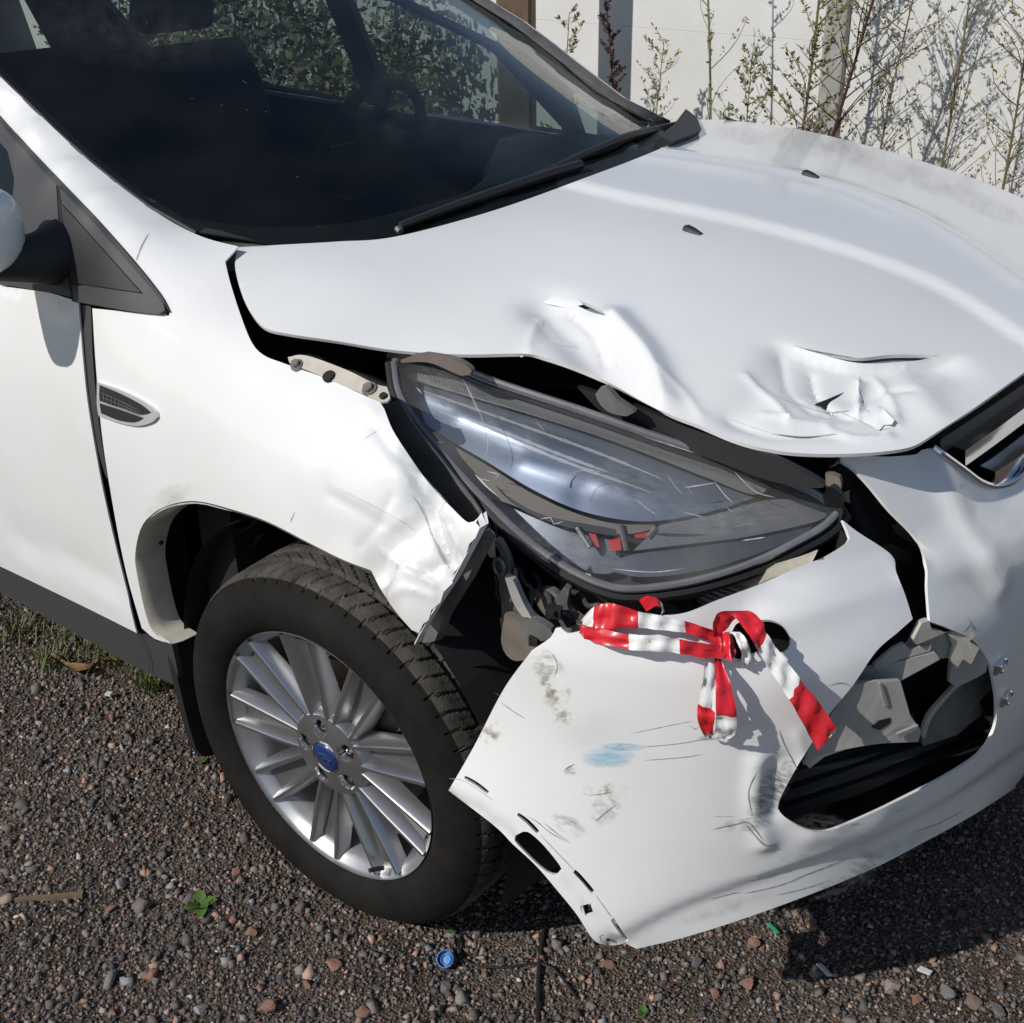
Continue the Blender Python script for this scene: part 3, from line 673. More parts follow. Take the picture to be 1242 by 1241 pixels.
botm = [(1242, 949, 1), (1180, 989), (1120, 1022), (1060, 1053), (980, 1086), (900, 1115), (830, 1137), (772, 1151, 1), (758, 1144, 1), (744, 1147), (728, 1145, 1), (718, 1138), (700, 1110), (680, 1085), (650, 1050), (622, 1024), (600, 1002), (544, 959, 1)]
leftb = [(575, 905), (611, 836), (645, 789, 1), (668, 773), (674, 762), (680, 761), (688, 768), (705, 765), (740, 752), (780, 747), (828, 744), (873, 727), (921, 709), (970, 687), (999, 676), (1028, 658), (1029, 648)]
A1 = BUMP.uv(curve(slitL, 5, False)); A2 = BUMP.uv(curve([slitL[-1]] + fogedge, 5, False)); A3 = BUMP.uv(curve([fogedge[-1]] + slitR, 5, False)); A4 = BUMP.uv(curve([slitR[-1]] + topR, 5, False))
uR, zt = A4[-1]; A6 = BUMP.uv(curve(botm, 5, False)); uB, zb = A6[0]
def bxyz(x, y, z):
    a = bump_uvw(np.array([[x, y, z]])); return (float(a[0][0]), float(a[1][0]))
A5 = np.array([bxyz(.8, .02, zt + .005), bxyz(.8, .20, zt + .01), bxyz(.75, .36, .90), bxyz(.72, .44, .90), bxyz(.70, .54, .82), bxyz(.60, .70, .76), bxyz(.5, .84, .73), bxyz(.42, .90, .66),
               bxyz(.46, .90, .45), bxyz(.52, .88, .33), bxyz(.62, .82, .29), bxyz(.75, .70, .268), bxyz(.85, .50, .258), bxyz(.9, .35, .252), bxyz(.92, .1, .25)])
A7 = BUMP.uv(curve([botm[-1]] + leftb + [slitL[0]], 5, False))
bo = np.concatenate([A1, A2[1:], A3[1:], A4[1:], A5, A6, A7[1:-1]])
hole_tow = [(884, 786), (893, 757), (915, 753), (935, 752), (951, 761), (960, 776), (956, 788), (944, 792), (922, 790), (896, 800)]
hole_fl = [(624, 1019), (630, 1011), (640, 1009), (655, 1021), (670, 1038), (681, 1054), (675, 1061), (664, 1058), (645, 1042)]
slots = [[(564, 941), (578, 948), (593, 960), (591, 963), (577, 953), (563, 944)], [(629, 986), (642, 995), (654, 1008), (651, 1011), (639, 999), (627, 989)], [(698, 1055), (709, 1066), (721, 1081), (718, 1084), (706, 1070), (695, 1058)], [(744, 1113), (753, 1127), (762, 1141), (758, 1142), (749, 1129), (741, 1116)]]
clips = [[(706, 1098, 1), (716, 1096, 1), (720, 1108, 1), (710, 1111, 1)], [(729, 1136, 1), (741, 1133, 1), (744, 1142, 1), (733, 1144, 1)]]
holes = [BUMP.uv(curve(h_, 5)) for h_ in [hole_tow, hole_fl] + slots + clips[:1]]
fineb = BUMP.uv([(880, 880), (1010, 880), (1010, 1060), (880, 1060)]); fineb2 = BUMP.uv([(1060, 560), (1241, 560), (1241, 760), (1090, 760)])
bump = panel('bumper', BUMP, bo, M['paint'], CAR, holes=holes, h=.013, fine=[(fineb, .006)], thick=.0045)
# brackets and clips in the flange
for c in clips:
    o = panel('clip_seat', BUMP, BUMP.uv(curve([(c[0][0] + 3, c[0][1] + 2, 1), (c[1][0] + 3, c[1][1] + 3, 1), (c[2][0] + 2, c[2][1] + 1, 1), (c[3][0] + 2, c[3][1] - 2, 1)], 4)), M['paint'], bump, h=.01, off=-.010, thick=.002)
P = BUMP.hit([(715, 1103), (737, 1140)])
for p in P: Geo().tube([p + np.array([-.004, .014, 0]), p + np.array([.001, -.001, .001])], .0028, 8).build('clip_pin', M['dark'], bump)
ribbons('clip_edges', BUMP, [([(706, 1108), (704, 1099), (716, 1094)], .0022), ([(727, 1143), (727, 1135), (738, 1131)], .0022), ([(545, 944), (565, 948), (600, 972)], .001), ([(655, 1012), (672, 1030), (697, 1056)], .0012), ([(722, 1085), (742, 1113)], .001)], M['scratchlight'], bump, kind='stuff')
S_ = [([(668, 790), (676, 806), (672, 822)], 0.00066), ([(607, 851), (622, 862), (638, 872)], 0.00121), ([(862, 1006), (890, 1000), (907, 997), (916, 1006), (926, 1020)], 0.00165), ([(865, 990), (890, 990)], 0.00055),
      ([(775, 906), (820, 902), (850, 897), (880, 893)], 0.00088), ([(780, 922), (830, 918), (852, 914)], 0.00077), ([(685, 933), (697, 926)], 0.00165), ([(705, 962), (720, 964), (742, 960)], 0.00077), ([(722, 996), (736, 984), (747, 976)], 0.00121), ([(660, 998), (676, 1011), (692, 1022)], 0.00110),
      ([(944, 884), (952, 905), (962, 923), (967, 934)], 0.00132), ([(1003, 832), (1020, 828), (1034, 833)], 0.00088), ([(862, 1090), (890, 1083), (898, 1082)], 0.00165), ([(900, 1084), (940, 1075), (975, 1063)], 0.00132), ([(960, 1067), (1000, 1052), (1030, 1040)], 0.00165),
      ([(940, 1086), (980, 1076), (1010, 1066)], 0.00110), ([(1028, 1005), (1034, 1000), (1044, 998)], 0.00132), ([(1085, 985), (1095, 980)], 0.00121), ([(1105, 1010), (1140, 998), (1170, 982)], 0.00110), ([(1092, 985), (1100, 976)], 0.00088), ([(905, 1000), (915, 1012), (928, 1025), (944, 1024)], 0.00220), ([(600, 840), (612, 846)], 0.00055),
      ([(918, 935), (908, 960), (912, 990)], 0.00110), ([(911, 900), (918, 899)], 0.00121), ([(640, 990), (652, 997), (668, 1010), (690, 1022)], 0.00110), ([(762, 890), (810, 880), (845, 873)], 0.00055), ([(850, 880), (842, 884), (836, 879)], 0.00110), ([(893, 802), (905, 799), (915, 798)], 0.00165)]
ribbons('scratch_marks', BUMP, S_, M['scratch'], bump, kind='stuff')
for n_, c, rx, ry, an, mm in (('blue_scuff', (738, 918), 34, 13, -.03, 'd_blue'), ('blue_scuff', (756, 905), 28, 5, .03, 'd_blue'), ('blue_scuff', (860, 894), 16, 4, -.1, 'd_blue'), ('dirt_stain', (672, 830), 20, 40, -.2, 'd_brown'), ('dirt_stain', (682, 866), 14, 18, 0, 'd_brown'),
        ('dirt_stain', (730, 963), 34, 14, -.15, 'd_brown'), ('dirt_stain', (735, 980), 18, 24, .6, 'd_grey'), ('dirt_stain', (690, 1000), 24, 12, .5, 'd_grey'), ('dirt_stain', (594, 888), 18, 16, 0, 'd_brown'), ('dirt_stain', (660, 805), 16, 20, 0, 'd_grey'), ('dirt_stain', (692, 935), 9, 5, 0, 'd_black'),
        ('black_scuff', (932, 965), 16, 40, .25, 'd_black'), ('black_scuff', (950, 945), 12, 30, .35, 'd_black'), ('black_scuff', (915, 985), 10, 30, .1, 'd_grey'), ('black_scuff', (1050, 1050), 22, 26, .5, 'd_grey'), ('black_scuff', (1020, 1072), 40, 14, -.4, 'd_grey'), ('black_scuff', (965, 1040), 20, 6, -.1, 'd_grey'), ('black_scuff', (905, 1000), 40, 10, -.1, 'd_grey'), ('dirt_stain', (1000, 1000), 40, 14, .1, 'd_grey'), ('dirt_stain', (1090, 1028), 60, 12, -.45, 'd_dust'), ('dirt_stain', (880, 1100), 70, 10, -.3, 'd_dust')):
    patch(n_, BUMP, c, rx, ry, an, M[mm], bump)

# what shows through the fog-lamp opening
def plate(name, px, depth, m, t=.003, parent=None, xs=None):
    """flat bracket piece standing behind the bumper skin at the given depth"""
    c = curve(px, 8)
    if np.isscalar(depth): P = BUMP.hit(c, extra=-depth, dents=False)
    else:
        q = (c[:, 0] - c[:, 0].min()) / np.ptp(c[:, 0]); P = np.array([BUMP.hit([a], extra=-(depth[0] + (depth[1] - depth[0]) * k_), dents=False)[0] for a, k_ in zip(c, q)])
    return Geo().prism(P, (-t, t * .6, 0)).build(name, m, parent or CAR)
plate('fog_lamp_bracket', [(1008, 868, 1), (1030, 830, 1), (1092, 826, 1), (1104, 868, 1), (1117, 886, 1), (1114, 900, 1), (1060, 903), (1000, 915), (975, 928, 1), (985, 900)], (.022, -.012), M['greyplas'], .006)
plate('fog_lamp_bracket', [(1022, 846, 1), (1050, 812, 1), (1135, 792, 1), (1140, 800, 1), (1092, 826, 1)], (.045, .0), M['greyplas'], .006)
plate('bracket_slot', [(1058, 882, 1), (1066, 875), (1080, 871), (1080, 877), (1066, 886, 1)], (.001, -.003), M['dark'], .002)
for a in ([(1066, 830, 1), (1069, 829, 1), (1078, 856, 1), (1074, 858, 1)], [(1088, 891, 1), (1114, 880, 1), (1115, 884, 1), (1090, 895, 1)]): plate('bracket_rib', a, -.004 if a[0][0] < 1080 else -.014, M['greyplas'], .004)
plate('torn_bracket', [(1097, 788, 1), (1110, 772), (1116, 756), (1122, 762), (1140, 768, 1), (1152, 770), (1168, 764, 1), (1200, 790, 1), (1196, 815, 1), (1185, 822, 1), (1160, 833), (1152, 828, 1), (1154, 798, 1), (1137, 799, 1), (1136, 790, 1)], (.035, .0), M['greyplas'], .006)
plate('torn_bracket', [(1118, 756, 1), (1127, 753, 1), (1130, 764, 1), (1146, 768, 1), (1112, 782, 1), (1108, 776, 1)], .004, M['primer'], .008)
plate('splash_panel', [(1118, 896, 1), (1126, 872, 1), (1146, 845, 1), (1165, 828, 1), (1181, 824, 1), (1185, 815, 1), (1198, 812, 1), (1203, 838, 1), (1188, 850, 1), (1192, 866, 1), (1160, 892, 1), (1120, 905, 1)], .040, M['midgrey'], .006)
plate('torn_bracket', [(1150, 768, 1), (1172, 762, 1), (1184, 770, 1), (1176, 778, 1), (1188, 786, 1), (1178, 806, 1), (1168, 800, 1), (1160, 812, 1), (1152, 800, 1), (1156, 784, 1)], (.012, -.006), M['primer'], .004)
plate('torn_bracket', [(1060, 806, 1), (1084, 786, 1), (1096, 780, 1), (1104, 788, 1), (1130, 782, 1), (1128, 790, 1), (1092, 800, 1), (1064, 814, 1)], (.03, .006), M['greyplas'], .004)
plate('torn_bracket', [(975, 925, 1), (990, 912, 1), (1012, 904, 1), (1026, 909, 1), (1000, 918, 1), (982, 932, 1)], (.03, .01), M['primer'], .004)
plate('torn_edge', [(1117, 893, 1), (1126, 868), (1148, 842), (1163, 826, 1), (1166, 830, 1), (1150, 846), (1130, 872), (1122, 896, 1)], .034, M['greyplas'], .005)
for i, (y0, y1) in enumerate(((930, 905), (950, 925), (970, 942))):
    plate('lower_slat', [(950, y0 + 12, 1), (1040, y0 - 20, 1), (1130, y1 - 25, 1), (1200, y1 - 50, 1), (1202, y1 - 42, 1), (1130, y1 - 16, 1), (1042, y0 - 6, 1), (952, y0 + 22, 1)], .06 - .0 * i, M['black'], .03)
for px, py in ((1212, 806), (1219, 845)):
    p = BUMP.hit([(px, py)])[0]; g = Geo()
    t = np.linspace(0, 1.5 * math.pi, 9); g.tube([p + np.array([.006, .010 * math.cos(a) + .0, .010 * math.sin(a)]) for a in t], .0026, 6); g.box(p + np.array([.0, -.012, -.001]), (.010, .012, .016)); g.build('metal_clip', M['chrome'], bump, True)
ribbons('bumper_crack', BUMP, [([(1168, 768), (1178, 757), (1174, 748)], .003), ([(1178, 757), (1184, 766)], .003)], M['scratch'], bump, kind='stuff')
# dark carrier behind the whole bumper, crash beam
def carrier(name, depth, z0, z1, m, ph0=-1.1, ph1=1.1):
    v = []; N = 40
    for i in range(N + 1):
        u = (ph0 + (ph1 - ph0) * i / N) * .8
        for z in (z0, z1):
            v.append(bump_pos(np.array([u]), np.array([z]), np.array([-depth]))[0])
    o = meshob(name, v, [(2 * i, 2 * i + 2, 2 * i + 3, 2 * i + 1) for i in range(N)], m, CAR, True)
    s_ = o.modifiers.new('t', 'SOLIDIFY'); s_.thickness = .02; return o
carrier('radiator_pack', .20, .20, .84, M['dark'], -1.0, 1.0)
carrier('crash_beam', .13, .50, .60, M['dark'], -1.0, .80)

# grille: dark mouth, chrome-edged bars and rim
carrier('grille_back', .09, .66, .99, M['dark'], -.5, .52)
GR = [(1131, 545), (1167, 571), (1189, 587), (1208, 592), (1226, 587), (1242, 575)]
rim = BUMP.hit(curve(GR, 6, False)); rim_ext = [bump_pos(np.array([u]), np.array([rim[-1][2] + .004 * k]), np.array([.0]))[0] for k, u in enumerate(np.linspace(BUMP.uv([GR[-1]])[0][0] - .05, -.35, 8))]
Geo().tube(list(rim + np.array([0, 0, .003])) + rim_ext, .0055, 8).build('grille_rim', M['chrome'], CAR, True)
def bar(px, hgt, dep, m, name):
    P = BUMP.hit(curve(px, 8, False), extra=-dep, dents=False); d = P[-1] - P[-3]; d /= np.linalg.norm(d)
    P = np.concatenate([P, [P[-1] + np.array([.012 * k, .07 * k, 0]) for k in (1, 2)], [P[-1] + np.array([.01, .07 * k, 0]) for k in (4, 5)]])
    v = []
    for p in P: v += [p + np.array([.012, 0, hgt]), p + np.array([.016, 0, -hgt]), p + np.array([-.03, .01, -hgt]), p + np.array([-.03, .01, hgt])]
    n_ = len(P); return meshob(name, v, [(4 * i + j, 4 * i + (j + 1) % 4, 4 * i + 4 + (j + 1) % 4, 4 * i + 4 + j) for i in range(n_ - 1) for j in range(4)] + [(3, 2, 1, 0)], m, CAR)
bar([(1160, 553), (1200, 525), (1242, 494)], .012, .035, M['chrome'], 'grille_bar')
bar([(1196, 580), (1218, 566), (1242, 548)], .014, .03, M['chrome'], 'grille_bar')
bar([(1130, 540), (1180, 507), (1242, 465)], .012, .045, M['black'], 'grille_bar')

# ------------------------------------------------------------------ headlamp
lens_px = [(478, 440, 1), (484, 432), (510, 430), (545, 440), (600, 463), (700, 496), (800, 531), (900, 564), (975, 592), (1003, 608), (1016, 621, 1), (1004, 634), (980, 650), (915, 682), (845, 704), (775, 714), (735, 710), (690, 690), (640, 655), (590, 608), (545, 560), (508, 516), (485, 478)]
HL = None
def lpanel(name, px, depth, m, parent, h=.012, thick=.002, S=None, holes=()):
    S = S or lamp_surf(depth)
    return panel(name, S, S.uv(curve(px, 6)), m, parent, holes=holes, h=h, thick=thick)
HL = lpanel('headlamp', [(a - (a - 740) * -.02, b - (b - 575) * -.02) for a, b, *_ in lens_px], .135, M['dark'], CAR, h=.03)
rimv = LENS.hit(curve(lens_px, 6)); K = len(rimv); v = []
for p in rimv: v += [p, p - LN * .140]
meshob('lamp_housing', v, [(2 * i, 2 * i + 1, 2 * ((i + 1) % K) + 1, 2 * ((i + 1) % K)) for i in range(K)], M['brown'], HL, True)
cl = list(rimv) + [rimv[0]]
Geo().tube(cl, .0058, 8, False).build('lamp_bezel', M['reflector2'], HL, True)
Geo().tube([p * 1. - LN * .016 + (p - rimv.mean(0)) * .035 for p in cl], .009, 8, False).build('lamp_seal', M['black'], HL, True)
lpanel('lens', lens_px, 0., M['lens'], HL, h=.02, thick=0)
S1 = lamp_surf(.048)
for px in ([(520, 478), (640, 528), (760, 575)], [(560, 505), (660, 548), (760, 590)], [(640, 560), (720, 585), (800, 605)]): S1.dent('g', px, .003, .012)
S1.dent('g', [(700, 600), (730, 570), (760, 580)], -.002, .016)
lpanel('main_reflector', [(487, 460, 1), (565, 483), (650, 508), (745, 539), (860, 584), (915, 604, 1), (860, 621), (795, 632), (745, 629), (694, 616), (643, 592), (592, 561), (541, 531), (488, 496, 1)], .048, M['reflector'], HL, h=.009, S=S1)
strip = lpanel('ribbed_strip', [(494, 438, 1), (530, 444), (575, 464), (677, 498), (778, 531), (860, 558), (935, 590, 1), (915, 600), (860, 580), (745, 535), (650, 504), (565, 479), (488, 456, 1)], .036, M['striptone'], HL, h=.012)
SS = lamp_surf(.0345); st = []
for i in range(120):
    a = i / 119; x = 500 + 400 * a; y = 441 + 132 * a + 3 * math.sin(a * 3); st.append(([(x, y + 1), (x - 3, y + 17 - 6 * a)], .0011))
ribbons('strip_ribs', SS, st, M['steel'], strip, lift=.001, kind='stuff')
lpanel('inner_trim', [(490, 500, 1), (541, 535), (592, 565), (643, 597), (694, 621), (745, 635), (795, 637), (780, 645), (745, 648), (690, 640), (620, 612), (585, 600), (545, 565), (512, 530)], .040, M['brown'], HL)
lpanel('lower_trim', [(800, 637, 1), (862, 625), (935, 606), (1000, 612), (1000, 628), (960, 640), (900, 652), (860, 657), (768, 668, 1)], .036, M['reflector2'], HL)
lpanel('lower_reflector', [(768, 672, 1), (860, 661), (930, 646), (985, 636), (960, 655), (900, 678), (840, 694), (780, 700), (745, 694, 1), (748, 680)], .045, M['dimreflector'], HL)
lpanel('lamp_floor', [(590, 600, 1), (625, 618), (690, 645), (742, 656), (750, 690), (720, 695), (680, 675), (630, 640)], .060, M['dimreflector'], HL)
lpanel('dark_fin', [(612, 600, 1), (660, 625), (745, 642), (748, 650), (690, 640), (640, 622)], .038, M['black'], HL)
for q_ in ([(714, 645, 1), (722, 644, 1), (727, 664, 1), (718, 663, 1)], [(737, 656, 1), (752, 652, 1), (754, 667, 1), (740, 669, 1)], [(768, 647, 1), (792, 643, 1), (786, 652, 1), (771, 653, 1)]):
    lpanel('red_reflection', q_, .044, M['redreflect'], HL, h=.004, thick=.004)  # red bits are the tape's reflection, modelled as small plates
for q_ in ([(500, 470), (600, 505), (720, 548), (800, 580)], [(520, 494), (610, 530), (700, 566), (790, 598)], [(580, 512), (680, 552), (740, 574)]):
    ribbons('reflector_streak', S1, [(q_, .005)], M['satin'], HL, lift=.001)
for (c, w_) in (([(752, 636), (760, 668)], .004), ([(795, 640), (786, 652)], .004), ([(700, 640), (716, 664)], .004)):
    P = lamp_surf(.034).hit(c); Geo().tube(P, w_, 6).build('lamp_stay', M['steel'], HL)
p = lamp_surf(.044).hit([(612, 568), (640, 590)]); 
ring = [lamp_surf(.046).hit([(717 + 26 * math.cos(t), 592 + 20 * math.sin(t))])[0] for t in np.linspace(math.pi * 1.0, math.pi * 1.9, 12)]
Geo().tube(ring, .0010, 5).build('projector_edge', M['chrome'], HL)
M['crack'] = mat('crack_white', (.38, .40, .42), .5)
ribbons('lens_cracks', LENS, [([(560, 458), (573, 482), (586, 512), (592, 540), (588, 558)], 0.00093), ([(566, 470), (580, 500)], 0.00062), ([(576, 575), (590, 590), (604, 602)], 0.00186), ([(578, 580), (596, 584)], 0.00062), ([(683, 598), (690, 580), (700, 572), (720, 570), (738, 578)], 0.00074),
        ([(830, 592), (868, 586)], .0018), ([(866, 584), (880, 602), (890, 611)], .0014), ([(900, 656), (928, 652)], .002), ([(890, 572), (915, 596), (940, 604)], .0012), ([(655, 630), (668, 628), (672, 636), (684, 632)], .0012), ([(590, 572), (605, 576), (600, 582)], .001), ([(505, 470), (512, 478)], .0015), ([(740, 690), (790, 694), (830, 690)], .0012), ([(690, 694), (715, 697), (722, 704)], .0018), ([(720, 700), (690, 696)], .0015), ([(600, 463), (650, 482), (740, 512)], .0012), ([(780, 530), (860, 555), (940, 580)], .0014)], M['crack'], HL, kind='stuff')

M['d_lens'] = decal('lens_haze', (.50, .50, .49), .22, 6, .40, .72, (1, 3, 1))
for c, rx, ry, an in (((600, 520), 70, 30, .5), ((760, 590), 110, 34, .3), ((690, 665), 90, 26, .25), ((880, 630), 90, 24, -.15), ((540, 470), 50, 22, .4)):
    patch('lens_dust', LENS, c, rx, ry, an, M['d_lens'], HL, .002)
r_ = random.Random(3); st = []
for k_ in range(12):
    t_ = r_.random(); x = 520 + 430 * t_; y = 478 + 150 * t_ + r_.uniform(-20, 70) * (1 - .6 * t_); a_ = r_.uniform(-.3, 1.1); l_ = r_.uniform(8, 34)
    st.append(([(x, y), (x + l_ * .5 * math.cos(a_), y + l_ * .5 * math.sin(a_) + r_.uniform(-2, 2)), (x + l_ * math.cos(a_), y + l_ * math.sin(a_))], r_.uniform(.0004, .0009)))
ribbons('lens_scratches', LENS, st, M['crack'], HL, kind='stuff')

# ------------------------------------------------------------------ what stands behind: engine bay, brackets, slam panel
g = Geo()
g.box((.0, .16, .68), (.7, 1.24, .36)); g.build('engine_bay', M['dark'], CAR)  # plain block, its black colour supplies the shade seen through the gaps
panel('bonnet_shade_sheet', HOOD, np.array([(-.30, -.58), (.15, -.56), (.40, -.44), (.60, -.28), (.62, .3), (.35, .6), (-.30, .6)]), M['dark'], CAR, h=.06, off=-.095, thick=.004)  # added dark sheet, stands in for the shade behind the lamp-top gap
g = Geo(); g.box((-.32, 0, .62), (.10, 1.62, .74)); g.build('bulkhead', M['dark'], CAR)
# inner wing rail under the bonnet edge and the bolted bracket at the fender top
rail = []
for x in np.linspace(-.32, .62, 12): rail.append((x, -.70 + .14 * max(0, x - .0), .945 - .42 * max(0, x - .0)))
Geo().tube(rail, .03, 8).build('wing_rail', M['black'], CAR, True)
SB = Surf(SIDE.pos, SIDE.uvw, 1.2, 3.6)
o = panel('fender_bracket', SB, SB.uv(curve([(350, 434, 1), (372, 432), (420, 449), (455, 466), (470, 470, 1), (474, 484), (464, 489), (440, 478), (400, 461), (352, 441, 1)], 5), dents=False), M['primer'], CAR, h=.012, off=.002, thick=.004)
for px, py, r in ((361, 444, .007), (449, 473, .008)):
    p = SB.hit([(px, py)], dents=False)[0]; nrm = np.array([0, -.6, .8]); g = Geo(); g.tube([p, p + nrm * .004], r * 1.5, 10); g.tube([p + nrm * .003, p + nrm * .010], r, 6); g.build('bolt', M['steel'], o)
p = SB.hit([(400, 458)], dents=False)[0]; Geo().tube([p, p + np.array([0, -.003, .0045])], .010, 10).build('bolt_hole', M['dark'], o)
p = SB.hit([(466, 482)], dents=False)[0]; Geo().tube([p, p + np.array([0, -.003, .0045])], .006, 8).build('bolt_hole', M['dark'], o)
# fender inner edge facing the lamp
pts = [(463, 497, 1), (474, 520), (492, 551), (516, 588), (545, 616), (560, 632, 1), (610, 690, 1), (590, 630), (550, 575), (505, 520), (484, 486, 1)]
q = np.array([ony(a, b, -.775) for a, b in curve(pts, 8)]); Geo().prism(q, (-.004, .006, 0)).build('lamp_side_panel', M['midgrey'], CAR)
def bit(name, px, y, m, t=(-.004, .012, 0)):
    q = np.array([ony(a, b, y) for a, b in curve(px, 6)]); return Geo().prism(q, t).build(name, m, CAR)
bit('front_frame', [(560, 640, 1), (700, 690, 1), (850, 700, 1), (1010, 640, 1), (1020, 700, 1), (860, 800, 1), (620, 900, 1), (480, 900, 1), (500, 770, 1)], -.50, M['dark'])
bit('body_bracket', [(601, 655), (612, 668), (620, 690), (618, 705), (628, 720), (640, 742), (655, 760), (648, 790, 1), (622, 798), (610, 770), (608, 735), (603, 700)], -.80, M['steel'])
bit('body_bracket', [(612, 745, 1), (650, 760), (690, 770), (672, 790, 1), (640, 800), (620, 800), (608, 780)], -.815, M['brown'])
bit('torn_tab', [(588, 645), (596, 655), (607, 672), (606, 676), (594, 676), (590, 664)], -.80, M['primer'])
bit('torn_tab', [(600, 694), (612, 690), (622, 694), (624, 706), (614, 716), (604, 712)], -.78, M['primer'])
bit('torn_tab', [(680, 714), (688, 726), (700, 742), (692, 738), (670, 728)], -.70, M['brown'])
bit('lamp_carrier', [(640, 720, 1), (668, 716), (690, 740), (712, 760), (690, 768, 1), (666, 752)], -.77, M['brown'])
bit('lamp_carrier', [(664, 738, 1), (672, 728), (684, 712, 1), (690, 716), (688, 735), (700, 752), (716, 765, 1), (690, 772), (668, 768, 1)], -.775, M['steel'])
bit('torn_tab', [(612, 700, 1), (622, 704), (634, 730), (645, 750, 1), (634, 748), (622, 730)], -.83, M['greyplas'])
bit('torn_tab', [(630, 756, 1), (648, 752), (668, 764), (672, 775, 1), (650, 778), (632, 772)], -.835, M['midgrey'])
bit('lamp_carrier', [(670, 690, 1), (720, 712), (770, 722), (765, 745), (700, 740)], -.64, M['black'])
for px, py, y, r in ((608, 686, -.80, .010), (616, 716, -.79, .009), (637, 762, -.77, .006), (612, 702, -.79, .007)):
    p = ony(px, py, y); t = np.linspace(0, 2 * math.pi, 13); Geo().tube([p + np.array([r * math.cos(a), -.004, r * 1.3 * math.sin(a)]) for a in t], .003, 6).build('spring_clip', M['steel'], CAR, True)
p = ony(637, 762, -.77); Geo().tube([p + np.array([0, -.010, 0]), p + np.array([0, .01, 0])], .007, 6).build('bolt', M['steel'], CAR)
Geo().tube([ony(608, 750, -.79), ony(612, 775, -.80), ony(620, 770, -.79), ony(628, 764, -.79)], .0022, 6).build('bent_wire', M['amber'], CAR)
for pts_, r_ in (([(648, 700, -.74), (660, 716, -.77), (668, 738, -.79), (690, 752, -.78), (704, 760, -.76)], .004), ([(625, 690, -.76), (640, 706, -.78), (646, 728, -.80), (640, 752, -.82), (650, 772, -.82)], .0032), ([(690, 700, -.70), (700, 722, -.74), (722, 736, -.76), (745, 742, -.74)], .004), ([(600, 640, -.78), (604, 668, -.79), (601, 700, -.80), (606, 730, -.81)], .0025)):
    P = np.array([ony(*q_) for q_ in pts_]); P = curve([tuple(p_[:2]) for p_ in P * 1000], 6, False) if False else P
    T_ = np.linspace(0, 1, len(P)); t_ = np.linspace(0, 1, 24); Geo().tube(np.stack([np.interp(t_, T_, P[:, k_]) for k_ in range(3)], 1) + np.array([[0, .003 * math.sin(a * 20), .003 * math.cos(a * 17)] for a in t_]), r_, 7).build('cable', M['trim'] if r_ > .003 else M['dark'], CAR, True)
for px, py, y in ((652, 776, -.83), (704, 762, -.77), (672, 742, -.80)):
    p_ = ony(px, py, y); Geo().box(p_, (.022, .014, .015), [[.9, -.43, 0], [.43, .9, 0], [0, 0, 1]]).box(p_ + np.array([.004, -.008, .004]), (.008, .006, .006)).build('plug', M['black'], CAR)
# foam / honeycomb strip under the lamp
bit('absorber_strip', [(800, 722, 1), (840, 718), (900, 700), (968, 680), (990, 672), (985, 682), (930, 704), (880, 727), (840, 740), (790, 748)], -.595, M['primer'])
for i in range(7):
    a = i / 6; bit('absorber_rib', [(812 + 60 * a, 722 - 12 * a, 1), (816 + 60 * a, 721 - 12 * a, 1), (850 + 60 * a, 738 - 18 * a, 1), (846 + 60 * a, 740 - 18 * a, 1)], -.607, M['greyplas'] if i % 2 else M['primer'])
bit('broken_tab', [(735, 716), (742, 714), (746, 722), (738, 726)], -.70, M['primer']); bit('broken_tab', [(755, 718), (766, 718), (762, 724)], -.70, M['primer'])
bit('torn_lamp_mount', [(998, 600, 1), (1010, 590), (1020, 600), (1022, 622), (1018, 640), (1028, 655), (1010, 674), (985, 682), (975, 676), (990, 650), (1002, 630)], -.50, M['black'])
bit('torn_lamp_mount', [(1001, 575, 1), (1018, 580), (1019, 600), (1012, 625), (1005, 618), (1002, 596)], -.49, M['brown'])
bit('slam_panel', [(700, 470, 1), (760, 490), (840, 520), (940, 556), (1000, 590), (940, 585), (860, 556), (770, 520), (730, 500)], -.56, M['black'])
bit('hinge_scrap', [(722, 478), (735, 470), (750, 486), (770, 500), (760, 505), (735, 498)], -.60, M['midgrey'])
bit('lamp_top_tab', [(468, 430), (500, 428), (550, 436), (572, 450), (560, 456), (520, 440), (480, 440)], -.69, M['brown'])

# ------------------------------------------------------------------ windscreen, cowl, wipers, cabin
ZT = 1.50
zs = np.linspace(1.135, ZT, 14)
loop_ = [(float(edge_y(ws3, z)), z) for z in zs] + [(y, ZT + .02 * (1 - (y / .6) ** 2)) for y in np.linspace(-.5, .40, 9)] + [(float(edge_y(wsf, z)), z) for z in zs[::-1]]
base_ = [(p[1], p[2] - .003) for p in _hr[::-1] + np.array([-.02, 0, 0])]
panel('windscreen', WS, np.array(loop_ + base_), M['screen'], CAR, h=.05, thick=0)
